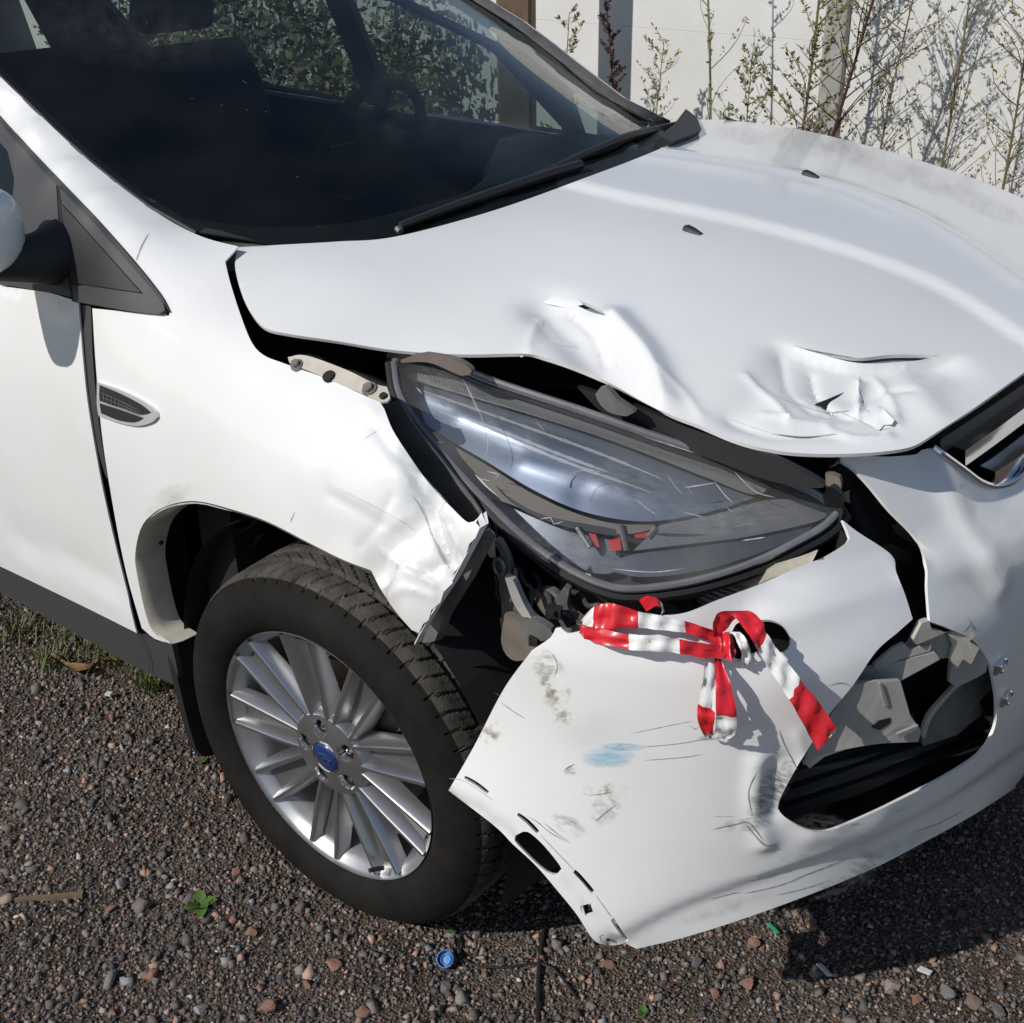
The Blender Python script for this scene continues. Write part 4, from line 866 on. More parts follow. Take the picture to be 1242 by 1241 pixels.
# black painted border of the glass
inner = [(y * .94 if abs(y) > .3 else y, z + (.03 if z < 1.2 else 0)) for y, z in loop_ + base_]
bord = np.array([(y, z) for y, z in loop_ + base_]); ctr = np.array([0, 1.3])
hole_ = np.array([(y * .982, 1.3 + (z - 1.3) * (.96 if z > 1.3 else .90)) for y, z in bord])
panel('screen_border', WS, bord, M['dark'], CAR, holes=[hole_], h=.04, off=-.004, thick=0)
seal = [WS.pos(np.array([float(edge_y(ws3, z))]), np.array([z]), np.array([.002]))[0] for z in zs]
Geo().tube(seal, .004, 6).build('screen_seal', M['black'], CAR, True)
seal2 = [WS.pos(np.array([float(edge_y(wsf, z))]), np.array([z]), np.array([.002]))[0] for z in zs]
Geo().tube(seal2, .006, 6).build('screen_seal', M['black'], CAR, True)
# cowl
v = []; q = rear[::-1]; q = np.concatenate([[hood_out[0]], q]); zq = hood_z(q[:, 0], q[:, 1]) + HOOD.disp(q[:, 0], q[:, 1])
for (xh, y), zh in zip(q, zq):
    xb = min(float(ws_x(y, zh + .004)) + .012, xh - .012)
    v += [(xh + .03, y, zh - .03), (xh - .004, y, zh - .014), (xb, y, zh - .002), (xb - .07, y, zh + .012)]
n_ = len(q); o = meshob('cowl', v, [(4 * i + j, 4 * i + 4 + j, 4 * i + 5 + j, 4 * i + 1 + j) for i in range(n_ - 1) for j in range(3)], M['black'], CAR, True); o.modifiers.new('t', 'SOLIDIFY').thickness = .004
g = Geo(); cx = onx(845, 155, -.30)
def cowl_end(px, lift=.01):
    return HOOD.hit(px, extra=lift)
q = cowl_end([(800, 165), (818, 150), (832, 132), (845, 142), (851, 157), (840, 163), (815, 172)], .012)
Geo().prism(q, (-.02, .0, -.03)).build('cowl_end_cap', M['black'], CAR)
def wiper(pts, lift):
    P = WS.hit(curve(pts, 12, False), extra=.012) + np.array([.0, 0, lift])
    w = Geo().tube(P, np.linspace(.011, .007, len(P)), 6).build('wiper', M['black'], CAR, True)
    return w
w1 = wiper([(838, 152), (800, 160), (760, 170), (720, 186), (672, 208)], .006)
P = WS.hit(curve([(785, 160), (740, 176), (690, 195), (640, 217), (560, 250), (490, 272)], 12, False), extra=.006); Geo().tube(P, .0055, 6).build('wiper_blade', M['black'], w1, True)
w2 = wiper([(704, 204), (670, 214), (600, 237), (540, 258), (486, 278)], .006)
P = WS.hit([(482, 277), (486, 281)], extra=.016); Geo().tube(P, .006, 6).build('arm_nut', M['steel'], w2, True)
M['d_reflection'] = decal('reflection_film', (.55, .58, .57), .05, 5, .35, .75)
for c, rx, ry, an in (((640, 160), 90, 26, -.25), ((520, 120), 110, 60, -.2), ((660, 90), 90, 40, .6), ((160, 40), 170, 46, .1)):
    patch('reflection_haze', WS, c, rx, ry, an, M['d_reflection'], CAR, .002)  # soft pale reflections and haze of the glass, painted on as films
ribbons('glass_specks', WS, [([(x, y), (x + d, y + d * .6)], .003) for x, y, d in ((177, 28, 2), (294, 99, 5), (322, 136, 2), (299, 134, 2), (268, 128, 2), (453, 89, 2), (360, 215, 2), (232, 120, 2), (410, 60, 2), (560, 70, 2))], M['crack'], CAR, lift=.002, kind='stuff')
# roof and far pillars
v = []; NX, NY = 16, 13
for i in range(NX + 1):
    for j in range(NY):
        y = (2 * j / (NY - 1) - 1); 
        if i == 0: yl_, yr_ = float(edge_y(ws3, ZT)), float(edge_y(wsf, ZT)); p = WS.pos(np.array([yl_ + (yr_ - yl_) * (y + 1) / 2]), np.array([ZT + .012 * (1 - y * y)]), np.array([.0]))[0]
        else:
            x0_ = float(ws_x(0., ZT)); t = i / NX
            p = np.array([x0_ - (x0_ + 3.30) * t - .12 * y * y * (1 - t), y * (.60 + .03 * math.sin(t * 3)), 1.52 + .15 * math.sin(min(1, t * 1.4) * math.pi * .62) - .05 * y * y - .10 * max(0, t - .6)])
        v.append(p)
o = meshob('roof', v, [(i * NY + j, i * NY + j + 1, (i + 1) * NY + j + 1, (i + 1) * NY + j) for i in range(NX) for j in range(NY - 1)], M['paint'], CAR, True); o.modifiers.new('t', 'SOLIDIFY').thickness = .03
def mirror_copy(ob, name=None):
    me = ob.data.copy(); me.transform(Matrix.Scale(-1, 4, (0, 1, 0))); me.flip_normals(); c = ob.copy(); c.data = me; link(c, CAR); c.name = name or ob.name; return c
# far side: undamaged wing, door, pillar
SF = Surf(SIDE.pos, SIDE.uvw)
farw = np.array([xz2uv(x, z) for x, z in [(-.50, .36), (-.40, .345)] + [(.42 * -math.cos(t), .35 + .42 * math.sin(t)) for t in np.linspace(.3, 2.7, 16)] + [(.50, .62), (.50, .80), (.40, .90)]] + list(SF.uv([(440, 479), (400, 461), (345, 441), (320, 431), (290, 390), (273, 330), (205, 383), (150, 378), (112, 374)], dents=False)) + [xz2uv(-.58, .8), xz2uv(-.55, .55)])
fw = panel('far_fender', SF, farw, M['paint'], CAR, h=.03, thick=0)
o = mirror_copy(fw, 'front_fender'); bpy.data.objects.remove(fw)
for w_ in o.data.vertices: w_.co.z += .045 * max(0., min(1., (w_.co.z - .70) / .35))
fe = [ext(wsf[4], wsf[3], 1.135)] + list(wsf[::-1]) + [ext(wsf[0], wsf[2], 1.42), ext(wsf[0], wsf[2], 1.50)]
def strip_between(name, A, offs, m):
    v = []; k = len(offs)
    for p in A: v += [p + np.array(q) for q in offs]
    return meshob(name, v, [(k * i + j, k * i + j + 1, k * i + k + 1 + j, k * i + k + j) for i in range(len(A) - 1) for j in range(k - 1)], m, CAR, True)
strip_between('pillar_trim', fe, [(.0, -.012, .006), (.006, .010, .014), (.0, .030, .010)], M['midgrey'])
strip_between('far_pillar', fe, [(.0, .029, .009), (-.004, .050, .004), (-.02, .075, -.03), (-.05, .085, -.07)], M['paint'])
fd = panel('tmp', SF, np.array([xz2uv(x, z) for x, z in ((-.52, .36), (-1.5, .36), (-1.52, .7), (-1.5, 1.02), (-.62, 1.02), (-.58, .7))]), M['paint'], CAR, h=.04, thick=.03)
mirror_copy(fd, 'front_door'); bpy.data.objects.remove(fd)
for nm in ('rear_door', 'rear_quarter'): mirror_copy([c for c in CAR.children if c.name == nm][0], nm)
# window frames and pillars on both sides, side glass
def tpt(x, z, sg, inn=0.): y = float(tum(z)) + inn; return np.array([x, y if sg < 0 else -y, z])
for sg in (-1, 1):
    tp = 1.50
    xa = float(ws_x(.55, tp)) - .02
    sh_ = .014 if sg < 0 else .060
    dg_ = [q + np.array([-.02, 0, 0]) for q in te3[::-1]] + [ext(te3[0], te3[3], 1.42), ext(te3[0], te3[3], 1.50)]
    dg_ = [np.array([q[0], (q[1] + sh_) * -sg, q[2]]) for q in dg_]
    def tpt(x, z, sg, inn=0.): y = float(tum(z)) + inn + sh_; return np.array([x, y if sg < 0 else -y, z])
    frame = [tpt(-3.3, 1.06, sg), tpt(-3.3, 1.30, sg, .03), tpt(-2.9, 1.52, sg, .02)] + dg_[::-1]
    xa = dg_[-1][0]
    # openings: quarter glass, front window, rear window
    A_ = lambda z, o: -.40 - (z - 1.035) * (xa + .40) / (1.035 - tp) * 1. - o
    ax = lambda z: float(np.interp(z, [q[2] for q in dg_], [q[0] for q in dg_]))
    fw_ = [tpt(-.78, 1.05, sg), tpt(-1.46, 1.05, sg), tpt(-1.46, 1.47, sg), tpt(min(-1.40, ax(1.46) - .06), 1.47, sg), tpt(ax(1.36) - .05, 1.36, sg), tpt(min(-.79, ax(1.26) - .05), 1.26, sg)]
    rw_ = [tpt(-1.56, 1.05, sg), tpt(-2.6, 1.08, sg), tpt(-2.75, 1.3, sg, .01), tpt(-2.5, 1.47, sg), tpt(-1.56, 1.47, sg)]
    qw_ = [tpt(-.56, 1.05, sg), tpt(-.735, 1.05, sg), tpt(-.75, 1.19, sg), tpt(-.72, 1.19, sg)]
    hs = [np.array([(p[0], p[2]) for p in L]) for L in ([fw_, rw_] + ([qw_] if sg > 0 else []))]
    o = panel('window_frame', TUM, np.array([(p[0], p[2]) for p in frame]), M['trim'], CAR, holes=hs, h=.08, off=-sh_ - .004, thick=.02)
    if sg > 0: mirror_copy(o); bpy.data.objects.remove(o)
    for nm, L, mm in (('side_window', fw_, 'sideglass'), ('rear_side_window', rw_, 'sideglass')) + ((('quarter_window', qw_, 'sideglass'),) if sg > 0 else ()):
        meshob(nm, [np.array(p) + np.array([0, .012 * -sg, 0]) for p in L], [tuple(range(len(L)))], M[mm], CAR)
# tailgate, rear bumper, floor
v = []; prof = [(-3.30, 1.60, .60), (-3.46, 1.35, .66), (-3.58, 1.08, .78), (-3.60, .85, .86), (-3.58, .62, .86), (-3.60, .40, .84), (-3.52, .28, .80)]
for (x, z, hw_) in prof:
    for j in range(9): y = (j / 4 - 1); v.append((x + .10 * y * y, y * hw_, z - .04 * y * y))
o = meshob('tailgate', v, [(9 * i + j, 9 * i + j + 1, 9 * i + 10 + j, 9 * i + 9 + j) for i in range(len(prof) - 1) for j in range(8)], M['paint'], CAR, True, mats=[M['paint'], M['darkglass']], fm=[1 if i < 2 and 0 < j < 7 else 0 for i in range(len(prof) - 1) for j in range(8)])
Geo().box((-1.9, 0, .30), (3.2, 1.64, .10)).box((-.75, 0, .46), (.12, 1.6, .3)).build('floor_pan', M['dark'], CAR)
Geo().box((-.02, 0, .33), (1.3, 1.0, .10)).build('undertray', M['dark'], CAR)
q = [bump_pos(np.array([u]), np.array([.30]), np.array([-.06]))[0] for u in np.linspace(-.8, .62, 30)]; Geo().prism(q, (0, 0, .015)).build('lower_splash_tray', M['dark'], CAR)
# cabin
for sg in (-1, 1): Geo().box((-1.75, sg * .775, .70), (2.5, .03, .66)).build('door_card', M['cloth'], CAR)
v = []; ys = np.linspace(-.70, .70, 15)
for y in ys:
    x0_ = float(ws_x(y, 1.10)); hump = .05 * math.exp(-((y - .37) / .18) ** 2)
    v += [(x0_ - .05, y, 1.085), (x0_ - .22, y, 1.075), (x0_ - .40, y, 1.055 + hump * .6), (x0_ - .56, y, 1.04 + hump), (x0_ - .62, y, .98), (x0_ - .56, y, .62)]
meshob('dashboard', v, [(6 * i + j, 6 * i + 6 + j, 6 * i + 7 + j, 6 * i + 1 + j) for i in range(14) for j in range(5)], M['dash'], CAR, True)
for y in (-.37, .37):
    g = Geo()
    prof_ = [(-1.25, .55), (-1.28, .66), (-1.68, .62), (-1.74, .66), (-1.86, 1.12), (-1.94, 1.24), (-2.0, 1.22), (-1.92, .9), (-1.84, .5)]
    g.prism([(a, y - .24, b) for a, b in prof_], (0, .48, 0)); g.prism([(-1.92, y - .13, 1.26), (-1.90, y - .13, 1.44), (-1.96, y - .13, 1.46), (-2.02, y - .13, 1.28)], (0, .26, 0))
    o = g.build('front_seat', M['cloth'], CAR); b_ = o.modifiers.new('b', 'BEVEL'); b_.width = .04; b_.segments = 3
Geo().prism([(-2.2, -.62, .5), (-2.3, -.62, .7), (-2.62, -.62, .68), (-2.75, -.62, 1.15), (-2.85, -.62, 1.15), (-2.8, -.62, .5)], (0, 1.24, 0)).build('rear_seat', M['cloth'], CAR)
sw = np.array([-1.14, .37, 1.035]); ax_ = np.array([-.90, 0, .42]); ax_ /= np.linalg.norm(ax_); bx = np.array([0, 1., 0]); cx_ = np.cross(ax_, bx)
ring = [sw + .175 * (math.cos(t) * bx + math.sin(t) * cx_) for t in np.linspace(0, 2 * math.pi, 33)]
g = Geo(); g.tube(ring, .016, 8, False); o = g.build('steering_wheel', M['dash'], CAR, True)
g = Geo(); g.tube([sw - ax_ * .09, sw - ax_ * .01, sw + ax_ * .012], [.05, .07, .055], 12)
for t in (0, math.pi, -math.pi / 2): d = math.cos(t) * bx + math.sin(t) * cx_; g.tube([sw, sw + d * .18], [.022, .016], 6)
g.build('airbag_hub', M['dash'], o, True)
Geo().box((-1.35, -.02, 1.47), (.03, .24, .06)).tube([(-1.33, -.02, 1.5), (-1.26, -.02, 1.53)], .01, 6).build('rear_view_mirror', M['black'], CAR)

# ------------------------------------------------------------------ wheels
def build_wheel():
    root = None
    # barrel (the wheel itself)
    prof = [(.2405, -.006), (.241, -.002), (.236, .004), (.229, .010), (.222, .020), (.216, .05), (.212, .12), (.214, .19), (.236, .20)]
    N = 96; v = [(r * math.cos(2 * math.pi * i / N), y, r * math.sin(2 * math.pi * i / N)) for i in range(N) for r, y in prof]; k = len(prof)
    f = [(i * k + j, i * k + j + 1, ((i + 1) % N) * k + j + 1, ((i + 1) % N) * k + j) for i in range(N) for j in range(k - 1)]
    wheel = meshob('wheel', v, f, M['barrel'], None, True)
    # tyre with real grooves
    NA = 900
    P = [(.236, .012), (.243, -.004), (.252, -.013), (.262, -.019), (.275, -.023), (.288, -.024), (.300, -.0225), (.312, -.018), (.322, -.011), (.330, -.003), (.336, .005), (.3405, .014), (.3430, .022)]
    tread = [(.3440 + .002 * (1 - ((y - .108) / .085) ** 2), y) for y in np.linspace(.027, .189, 46)]
    P2 = [(r, .216 - y) for r, y in P[::-1]]
    prof = np.array(P + tread + P2); k = len(prof); th = np.arange(NA) * 2 * math.pi / NA
    Rr = np.broadcast_to(prof[None, :, 0], (NA, k)).copy(); Y = np.broadcast_to(prof[None, :, 1], (NA, k)).copy(); T = np.broadcast_to(th[:, None], (NA, k))
    groove = np.zeros((NA, k))
    for yc in (.056, .092, .128, .162): groove = np.maximum(groove, (np.abs(Y - yc) < .0042) & (Rr > .342))
    def sipes(y0, y1, n, slant, wd, off=0): 
        ph = ((T + slant * (Y - y0)) / (2 * math.pi) * n + off) % 1
        return ((Y > y0) & (Y < y1) & (Rr > .3345) & (ph < wd))
    G = groove * .007
    G = np.maximum(G, sipes(.004, .054, 68, 1.2, .11) * .006)
    G = np.maximum(G, sipes(.030, .054, 136, 1.2, .10, .5) * .0015)
    G = np.maximum(G, sipes(.058, .090, 68, -5., .11, .3) * .006); G = np.maximum(G, sipes(.094, .126, 68, 5., .11, .6) * .006)
    G = np.maximum(G, sipes(.130, .160, 68, -5., .11, .1) * .006); G = np.maximum(G, sipes(.164, .212, 68, 1.2, .11) * .006)
    ridge = .0012 * ((np.abs(Rr - .262) < .004) | (np.abs(Rr - .318) < .003))
    Rr = Rr - G; Y = Y - ridge * np.where(Y < .1, 1, -1)
    V = np.stack([Rr * np.cos(T), Y, Rr * np.sin(T)], -1).reshape(-1, 3)
    i, j = np.meshgrid(np.arange(NA), np.arange(k - 1), indexing='ij'); i2 = (i + 1) % NA
    F = np.stack([i * k + j, i * k + j + 1, i2 * k + j + 1, i2 * k + j], -1).reshape(-1, 4)
    me = bpy.data.meshes.new('tyre'); me.vertices.add(len(V)); me.vertices.foreach_set('co', V.astype(np.float32).ravel()); me.loops.add(F.size); me.loops.foreach_set('vertex_index', F.astype(np.int32).ravel())
    me.polygons.add(len(F)); me.polygons.foreach_set('loop_start', np.arange(0, F.size, 4, dtype=np.int32)); me.polygons.foreach_set('use_smooth', np.ones(len(F), bool)); me.update(); me.validate()
    me.materials.append(M['rubber']); me.materials.append(M['tread']); me.polygons.foreach_set('material_index', np.broadcast_to(((np.arange(k - 1) > 9) & (np.arange(k - 1) < k - 11))[None], (NA, k - 1)).ravel().astype(np.int32)); me.set_sharp_from_angle(angle=math.radians(40))
    link(bpy.data.objects.new('tyre', me), wheel)
    # rim face: nine pairs of ribs
    g = Geo()
    for s in range(1):
        t0 = math.radians(140.3)
        spin = []
        for side in (-1, 1):
            g = Geo(); rows = []
            for r in np.linspace(.074, .2345, 13):
                q = (r - .074) / .1605
                ang = t0 + side * (math.radians(7.5) + math.radians(3.2) * (1 - q) ** 1.5)
                off = side * (.0045 * (1 - q))                   # ribs of a pair nearly parallel
                c = np.array([math.cos(ang), 0, math.sin(ang)]); t = np.array([-math.sin(ang), 0, math.cos(ang)])
                wt = .0050 + .0008 * q; wb = .012 + .003 * (1 - q)
                top = .0075 - .004 * math.sin(q * math.pi * .9) - .008 * q ** 3; dep = .036 - .012 * q
                rows.append([c * r + t * (-wb + off) + np.array([0, top + dep, 0]), c * r + t * (-wt + off) + np.array([0, top + .003, 0]), c * r + t * (-wt * .55 + off) + np.array([0, top, 0]), c * r + t * (wt * .55 + off) + np.array([0, top, 0]), c * r + t * (wt + off) + np.array([0, top + .003, 0]), c * r + t * (wb + off) + np.array([0, top + dep, 0])])
            v = [p for row in rows for p in row]; n = len(rows)
            g.add(v, [(6 * i + j, 6 * i + (j + 1) % 6, 6 * i + 6 + (j + 1) % 6, 6 * i + 6 + j) for i in range(n - 1) for j in range(6)])
            spin.append(g.build('spoke', M['alloy'], wheel, True))
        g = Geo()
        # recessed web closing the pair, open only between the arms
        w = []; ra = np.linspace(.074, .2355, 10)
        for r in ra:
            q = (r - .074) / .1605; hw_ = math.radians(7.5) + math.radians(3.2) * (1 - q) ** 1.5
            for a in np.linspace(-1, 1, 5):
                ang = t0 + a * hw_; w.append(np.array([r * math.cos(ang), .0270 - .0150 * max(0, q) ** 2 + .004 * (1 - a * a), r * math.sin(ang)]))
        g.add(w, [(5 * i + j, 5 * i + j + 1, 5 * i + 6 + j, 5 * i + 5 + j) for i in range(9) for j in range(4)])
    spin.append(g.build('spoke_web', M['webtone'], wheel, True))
    for s in range(1, 9):
        for part in spin: o = link(part.copy(), wheel); o.rotation_euler = (0, -math.radians(40 * s), 0)
    g = Geo(); hp = [(.030, .000), (.036, .000), (.044, .003), (.060, .008), (.072, .012), (.080, .022), (.083, .04), (.07, .06)]; N = 60
    lug = [math.radians(174 + 72 * i) for i in range(5)]
    hp = [(r, y) for r, y in zip(np.concatenate([np.linspace(.028, .078, 16), [.083, .085, .07]]), np.concatenate([.000 + .008 * np.linspace(0, 1, 16) ** 1.5, [.016, .040, .06]]))]; N = 120; v = []
    for i in range(N):
        t = 2 * math.pi * i / N
        for r, y in hp:
            d = min(math.hypot(r * math.cos(t) - .054 * math.cos(l), r * math.sin(t) - .054 * math.sin(l)) for l in lug)
            v.append((r * math.cos(t), y + (.030 if d < .0128 else (.008 if d < .0150 else 0)), r * math.sin(t)))
    k = len(hp); g.add(v, [(i * k + j, i * k + j + 1, ((i + 1) % N) * k + j + 1, ((i + 1) % N) * k + j) for i in range(N) for j in range(k - 1)])
    g.build('hub', M['alloy'], wheel, True)
    g = Geo(); c = Geo()
    N = 32; v = [(0, -.006, 0)]; 
    for r, y in ((.012, -.0058), (.022, -.004), (.0275, -.001), (.029, .006)): v += [(r * math.cos(2 * math.pi * i / N), y, r * math.sin(2 * math.pi * i / N)) for i in range(N)]
    f = [(0, 1 + (i + 1) % N, 1 + i) for i in range(N)] + [(1 + N * q + i, 1 + N * q + (i + 1) % N, 1 + N * (q + 1) + (i + 1) % N, 1 + N * (q + 1) + i) for q in range(3) for i in range(N)]
    meshob('centre_cap', v, f, M['blue'], wheel, True)
    ring = [(.0295 * math.cos(t), .000, .0295 * math.sin(t)) for t in np.linspace(0, 2 * math.pi, 40)]; Geo().tube(ring, .0018, 6, False).build('cap_ring', M['chrome'], wheel, True)
    # the maker's script on the cap: oval and slanted lettering
    ring = [(.0235 * math.cos(t), -.0058 + .0035 * (math.cos(t) ** 2), .0105 * math.sin(t)) for t in np.linspace(0, 2 * math.pi, 40)]; Geo().tube(ring, .0006, 5, False).build('badge_oval', M['chrome'], wheel, True)
    fc = bpy.data.curves.new('badge_text', 'FONT'); fc.body = 'Ford'; fc.size = .016; fc.shear = .35; fc.align_x = 'CENTER'; fc.align_y = 'CENTER'; fc.extrude = .0006; fc.materials.append(M['chrome'])
    tx = link(bpy.data.objects.new('badge_text', fc)); dg = bpy.context.evaluated_depsgraph_get(); me = bpy.data.meshes.new_from_object(tx.evaluated_get(dg)); bpy.data.objects.remove(tx)
    me.transform(Matrix.Translation((0, -.0068, 0)) @ Matrix.Rotation(math.radians(90), 4, 'X')); link(bpy.data.objects.new('badge_text', me), wheel)
    for l in lug: Geo().tube([(.054 * math.cos(l), .0115, .054 * math.sin(l)), (.054 * math.cos(l), .029, .054 * math.sin(l))], .0128, 18, False).tube([(.054 * math.cos(l), .028, .054 * math.sin(l)), (.054 * math.cos(l), .031, .054 * math.sin(l))], .0126, 16).build('lug_shade_cup', M['dark'], wheel)  # dark cups line the nut recesses, their shade is in the colour
    nut = Geo(); nut.tube([(0, .034, 0), (0, .014, 0), (0, .010, 0)], [.0078, .0078, .005], 6); first = None
    for l in lug:
        if first is None: first = nut.build('lug_nut', M['chrome'], wheel); o = first
        else: o = link(first.copy(), wheel)
        o.location = (.054 * math.cos(l), 0, .054 * math.sin(l))
    g = Geo(); g.tube([(0, .075, 0), (0, .08, 0), (0, .10, 0), (0, .105, 0)], [.148, .150, .150, .148], 48); g.tube([(0, .06, 0), (0, .1, 0)], [.078, .08], 32); g.build('brake_disc', M['rust'], wheel, True)
    g = Geo(); a = np.linspace(.55, 1.35, 8); v = []
    for t in a:
        for r, y in ((.09, .055), (.165, .055), (.170, .13), (.09, .13)): v.append((r * math.cos(t), y, r * math.sin(t)))
    g.add(v, [(4 * i + j, 4 * i + (j + 1) % 4, 4 * i + 4 + (j + 1) % 4, 4 * i + 4 + j) for i in range(7) for j in range(4)] + [(0, 1, 2, 3), (31, 30, 29, 28)]); g.build('brake_caliper', M['steel'], wheel, True)
    g = Geo(); g.tube([(0, .115, 0), (0, .119, 0)], [.205, .205], 40); g.build('splash_shield', M['dark'], wheel)
    t = math.radians(-58); g = Geo(); g.tube([(.218 * math.cos(t), -.004, .218 * math.sin(t)), (.213 * math.cos(t), -.012, .213 * math.sin(t)), (.205 * math.cos(t), -.03, .205 * math.sin(t))], .004, 8); g.build('valve', M['black'], wheel, True)
    return wheel
wh = build_wheel(); wh.parent = CAR
st_, cb_ = math.radians(3.8), math.radians(1.84)
MR = Matrix.Rotation(st_, 4, 'Z') @ Matrix.Rotation(cb_, 4, 'X')
MW = Matrix.Translation((0, -.70, .345)) @ MR @ Matrix.Translation((0, -.175, 0))
wh.matrix_local = MW
def wheel_copy(mat_):
    c = wh.copy(); link(c, CAR); c.matrix_local = mat_
    for k_ in wh.children:
        d = k_.copy(); link(d, c)
wheel_copy(Matrix.Translation((-2.69, -.885, .345)) @ Matrix.Rotation(.4, 4, 'Y'))
R180 = Matrix.Rotation(math.pi, 4, 'Z')
wheel_copy(Matrix.Translation((0, .885, .345)) @ Matrix.Rotation(st_, 4, 'Z') @ R180)
wheel_copy(Matrix.Translation((-2.69, .885, .345)) @ R180)

# ------------------------------------------------------------------ barrier tape knotted through the bumper
TAPE = thing('barrier_tape', 'red and white barrier tape knotted round the torn bumper corner', 'tape', BUMP.hit([(860, 785)])[0])
TAPE_LOC = np.array(TAPE.location)
M['tape'] = M['red']
def tape(name, rows, cols, lift, wav=.0026, sub=8):
    """rows: list of ((px a),(px b), lift) across the strip, cols: colour of each span ('r' / 'w')"""
    v = []; f = []; fm = []; pa = [r[0] for r in rows]; pb = [r[1] for r in rows]; ll = [r[2] if len(r) > 2 else lift for r in rows]
    n = len(rows); ca = curve([tuple(p) for p in pa], 1e9, False); 
    A = []; B = []; L = []; idx = []
    for i in range(n - 1):
        for k in range(sub):
            t = k / sub
            def cr(Q):
                p0 = np.array(Q[max(0, i - 1)][:2], float); a = np.array(Q[i][:2], float); b = np.array(Q[i + 1][:2], float); p3 = np.array(Q[min(n - 1, i + 2)][:2], float)
                return .5 * ((2 * a) + (b - p0) * t + (2 * p0 - 5 * a + 4 * b - p3) * t * t + (3 * a - p0 - 3 * b + p3) * t ** 3)
            A.append(cr(pa)); B.append(cr(pb)); L.append(ll[i] * (1 - t) + ll[i + 1] * t); idx.append(i)
    A.append(np.array(pa[-1][:2], float)); B.append(np.array(pb[-1][:2], float)); L.append(ll[-1])
    m = len(A); W_ = 5; ph = random.random() * 6
    base = []
    for w in range(W_): base.append(BUMP.hit([a + (b - a) * w / (W_ - 1) for a, b in zip(A, B)]))
    BP = np.array(base).transpose(1, 0, 2); uu, vv, _ = BUMP.uvw(BP); e_ = .01
    NN = np.cross(bump_pos(uu + e_, vv, 0) - bump_pos(uu - e_, vv, 0), bump_pos(uu, vv + e_, 0) - bump_pos(uu, vv - e_, 0)); NN /= np.linalg.norm(NN, axis=-1)[..., None]; NN *= np.sign((NN * (CAM_POS - BP)).sum(-1))[..., None]
    for i in range(m):
        for w in range(W_):
            # stands off the skin, with folds along and across the strip
            v.append(BP[i, w] + NN[i, w] * (L[i] + wav * (math.sin(w * 2.4 + ph + i * .25) + .8 * math.sin(i * .9 + w * .6 + ph * 2) + .7 * abs(math.sin(i * .53 + w * 1.3 + ph)) - .5 * abs(math.sin(i * 1.7 - w * .8 + ph * 3)))) - TAPE_LOC)
    for i in range(m - 1):
        for w in range(W_ - 1): f.append((i * W_ + w, i * W_ + w + 1, (i + 1) * W_ + w + 1, (i + 1) * W_ + w)); fm.append(0 if cols[idx[i]] == 'r' else 1)
    o = meshob(name, v, f, None, TAPE, True, mats=[M['red'], M['white']], fm=fm)
    return o
tape('tape_wrap', [((706, 752), (707, 764), .004), ((724, 733), (724, 757), .020), ((746, 728), (748, 757), .028), ((775, 738), (776, 758), .024), ((800, 744), (802, 761), .022), ((828, 751), (830, 765), .020), ((855, 760), (857, 775), .018), ((882, 770), (882, 781), .012)], 'wrrwwrr', .02)
tape('tape_wrap', [((705, 754), (706, 769), .008), ((725, 755), (726, 773), .024), ((766, 763), (767, 779), .034), ((795, 765), (796, 783), .034), ((822, 770), (823, 786), .032), ((850, 776), (851, 791), .028), ((880, 778), (880, 793), .02)], 'rrwwrr', .03)
tape('tape_wrap', [((775, 728), (784, 742), .0), ((786, 722), (796, 734), .012), ((800, 728), (803, 740), .008), ((806, 742), (800, 748), .0)], 'rrw', .01, .001)
tape('tape_loop', [((853, 793), (864, 795), .014), ((849, 815), (863, 820), .030), ((844, 836), (862, 845), .040), ((844, 858), (861, 868), .036), ((855, 886), (863, 887), .016)], 'wwrr', .03)
tape('tape_loop', [((864, 795), (872, 796), .012), ((863, 820), (881, 824), .034), ((862, 845), (885, 850), .046), ((862, 865), (883, 872), .042), ((860, 887), (868, 884), .018)], 'rrww', .03)
tape('tape_loop', [((872, 798), (876, 799), .004), ((878, 822), (884, 832), .020), ((880, 850), (886, 862), .024), ((866, 886), (876, 878), .012)], 'www', .03, .001)
tape('tape_tail', [((862, 770), (872, 770), .014), ((860, 748), (882, 752), .030), ((872, 740), (894, 740), .042), ((889, 757), (910, 752), .044), ((908, 785), (917, 766), .040), ((925, 808), (934, 788), .038), ((942, 833), (953, 811), .040), ((955, 858), (974, 836), .044), ((970, 886), (989, 862), .050)], 'rrrrwwrr', .04)
tape('tape_tail', [((868, 764), (876, 768), .014), ((882, 766), (890, 764), .028), ((892, 786), (903, 782), .024), ((896, 806), (909, 802), .014)], 'www', .02)
tape('tape_tail', [((984, 866), (989, 862), .046), ((994, 878), (999, 874), .030), ((1000, 890), (1004, 886), .010)], 'ww', .03, .0005)
kn = tape('tape_knot', [((866, 772), (870, 792), .016), ((876, 764), (880, 794), .030), ((884, 772), (888, 788), .018)], 'rr', .02, .004, 8)

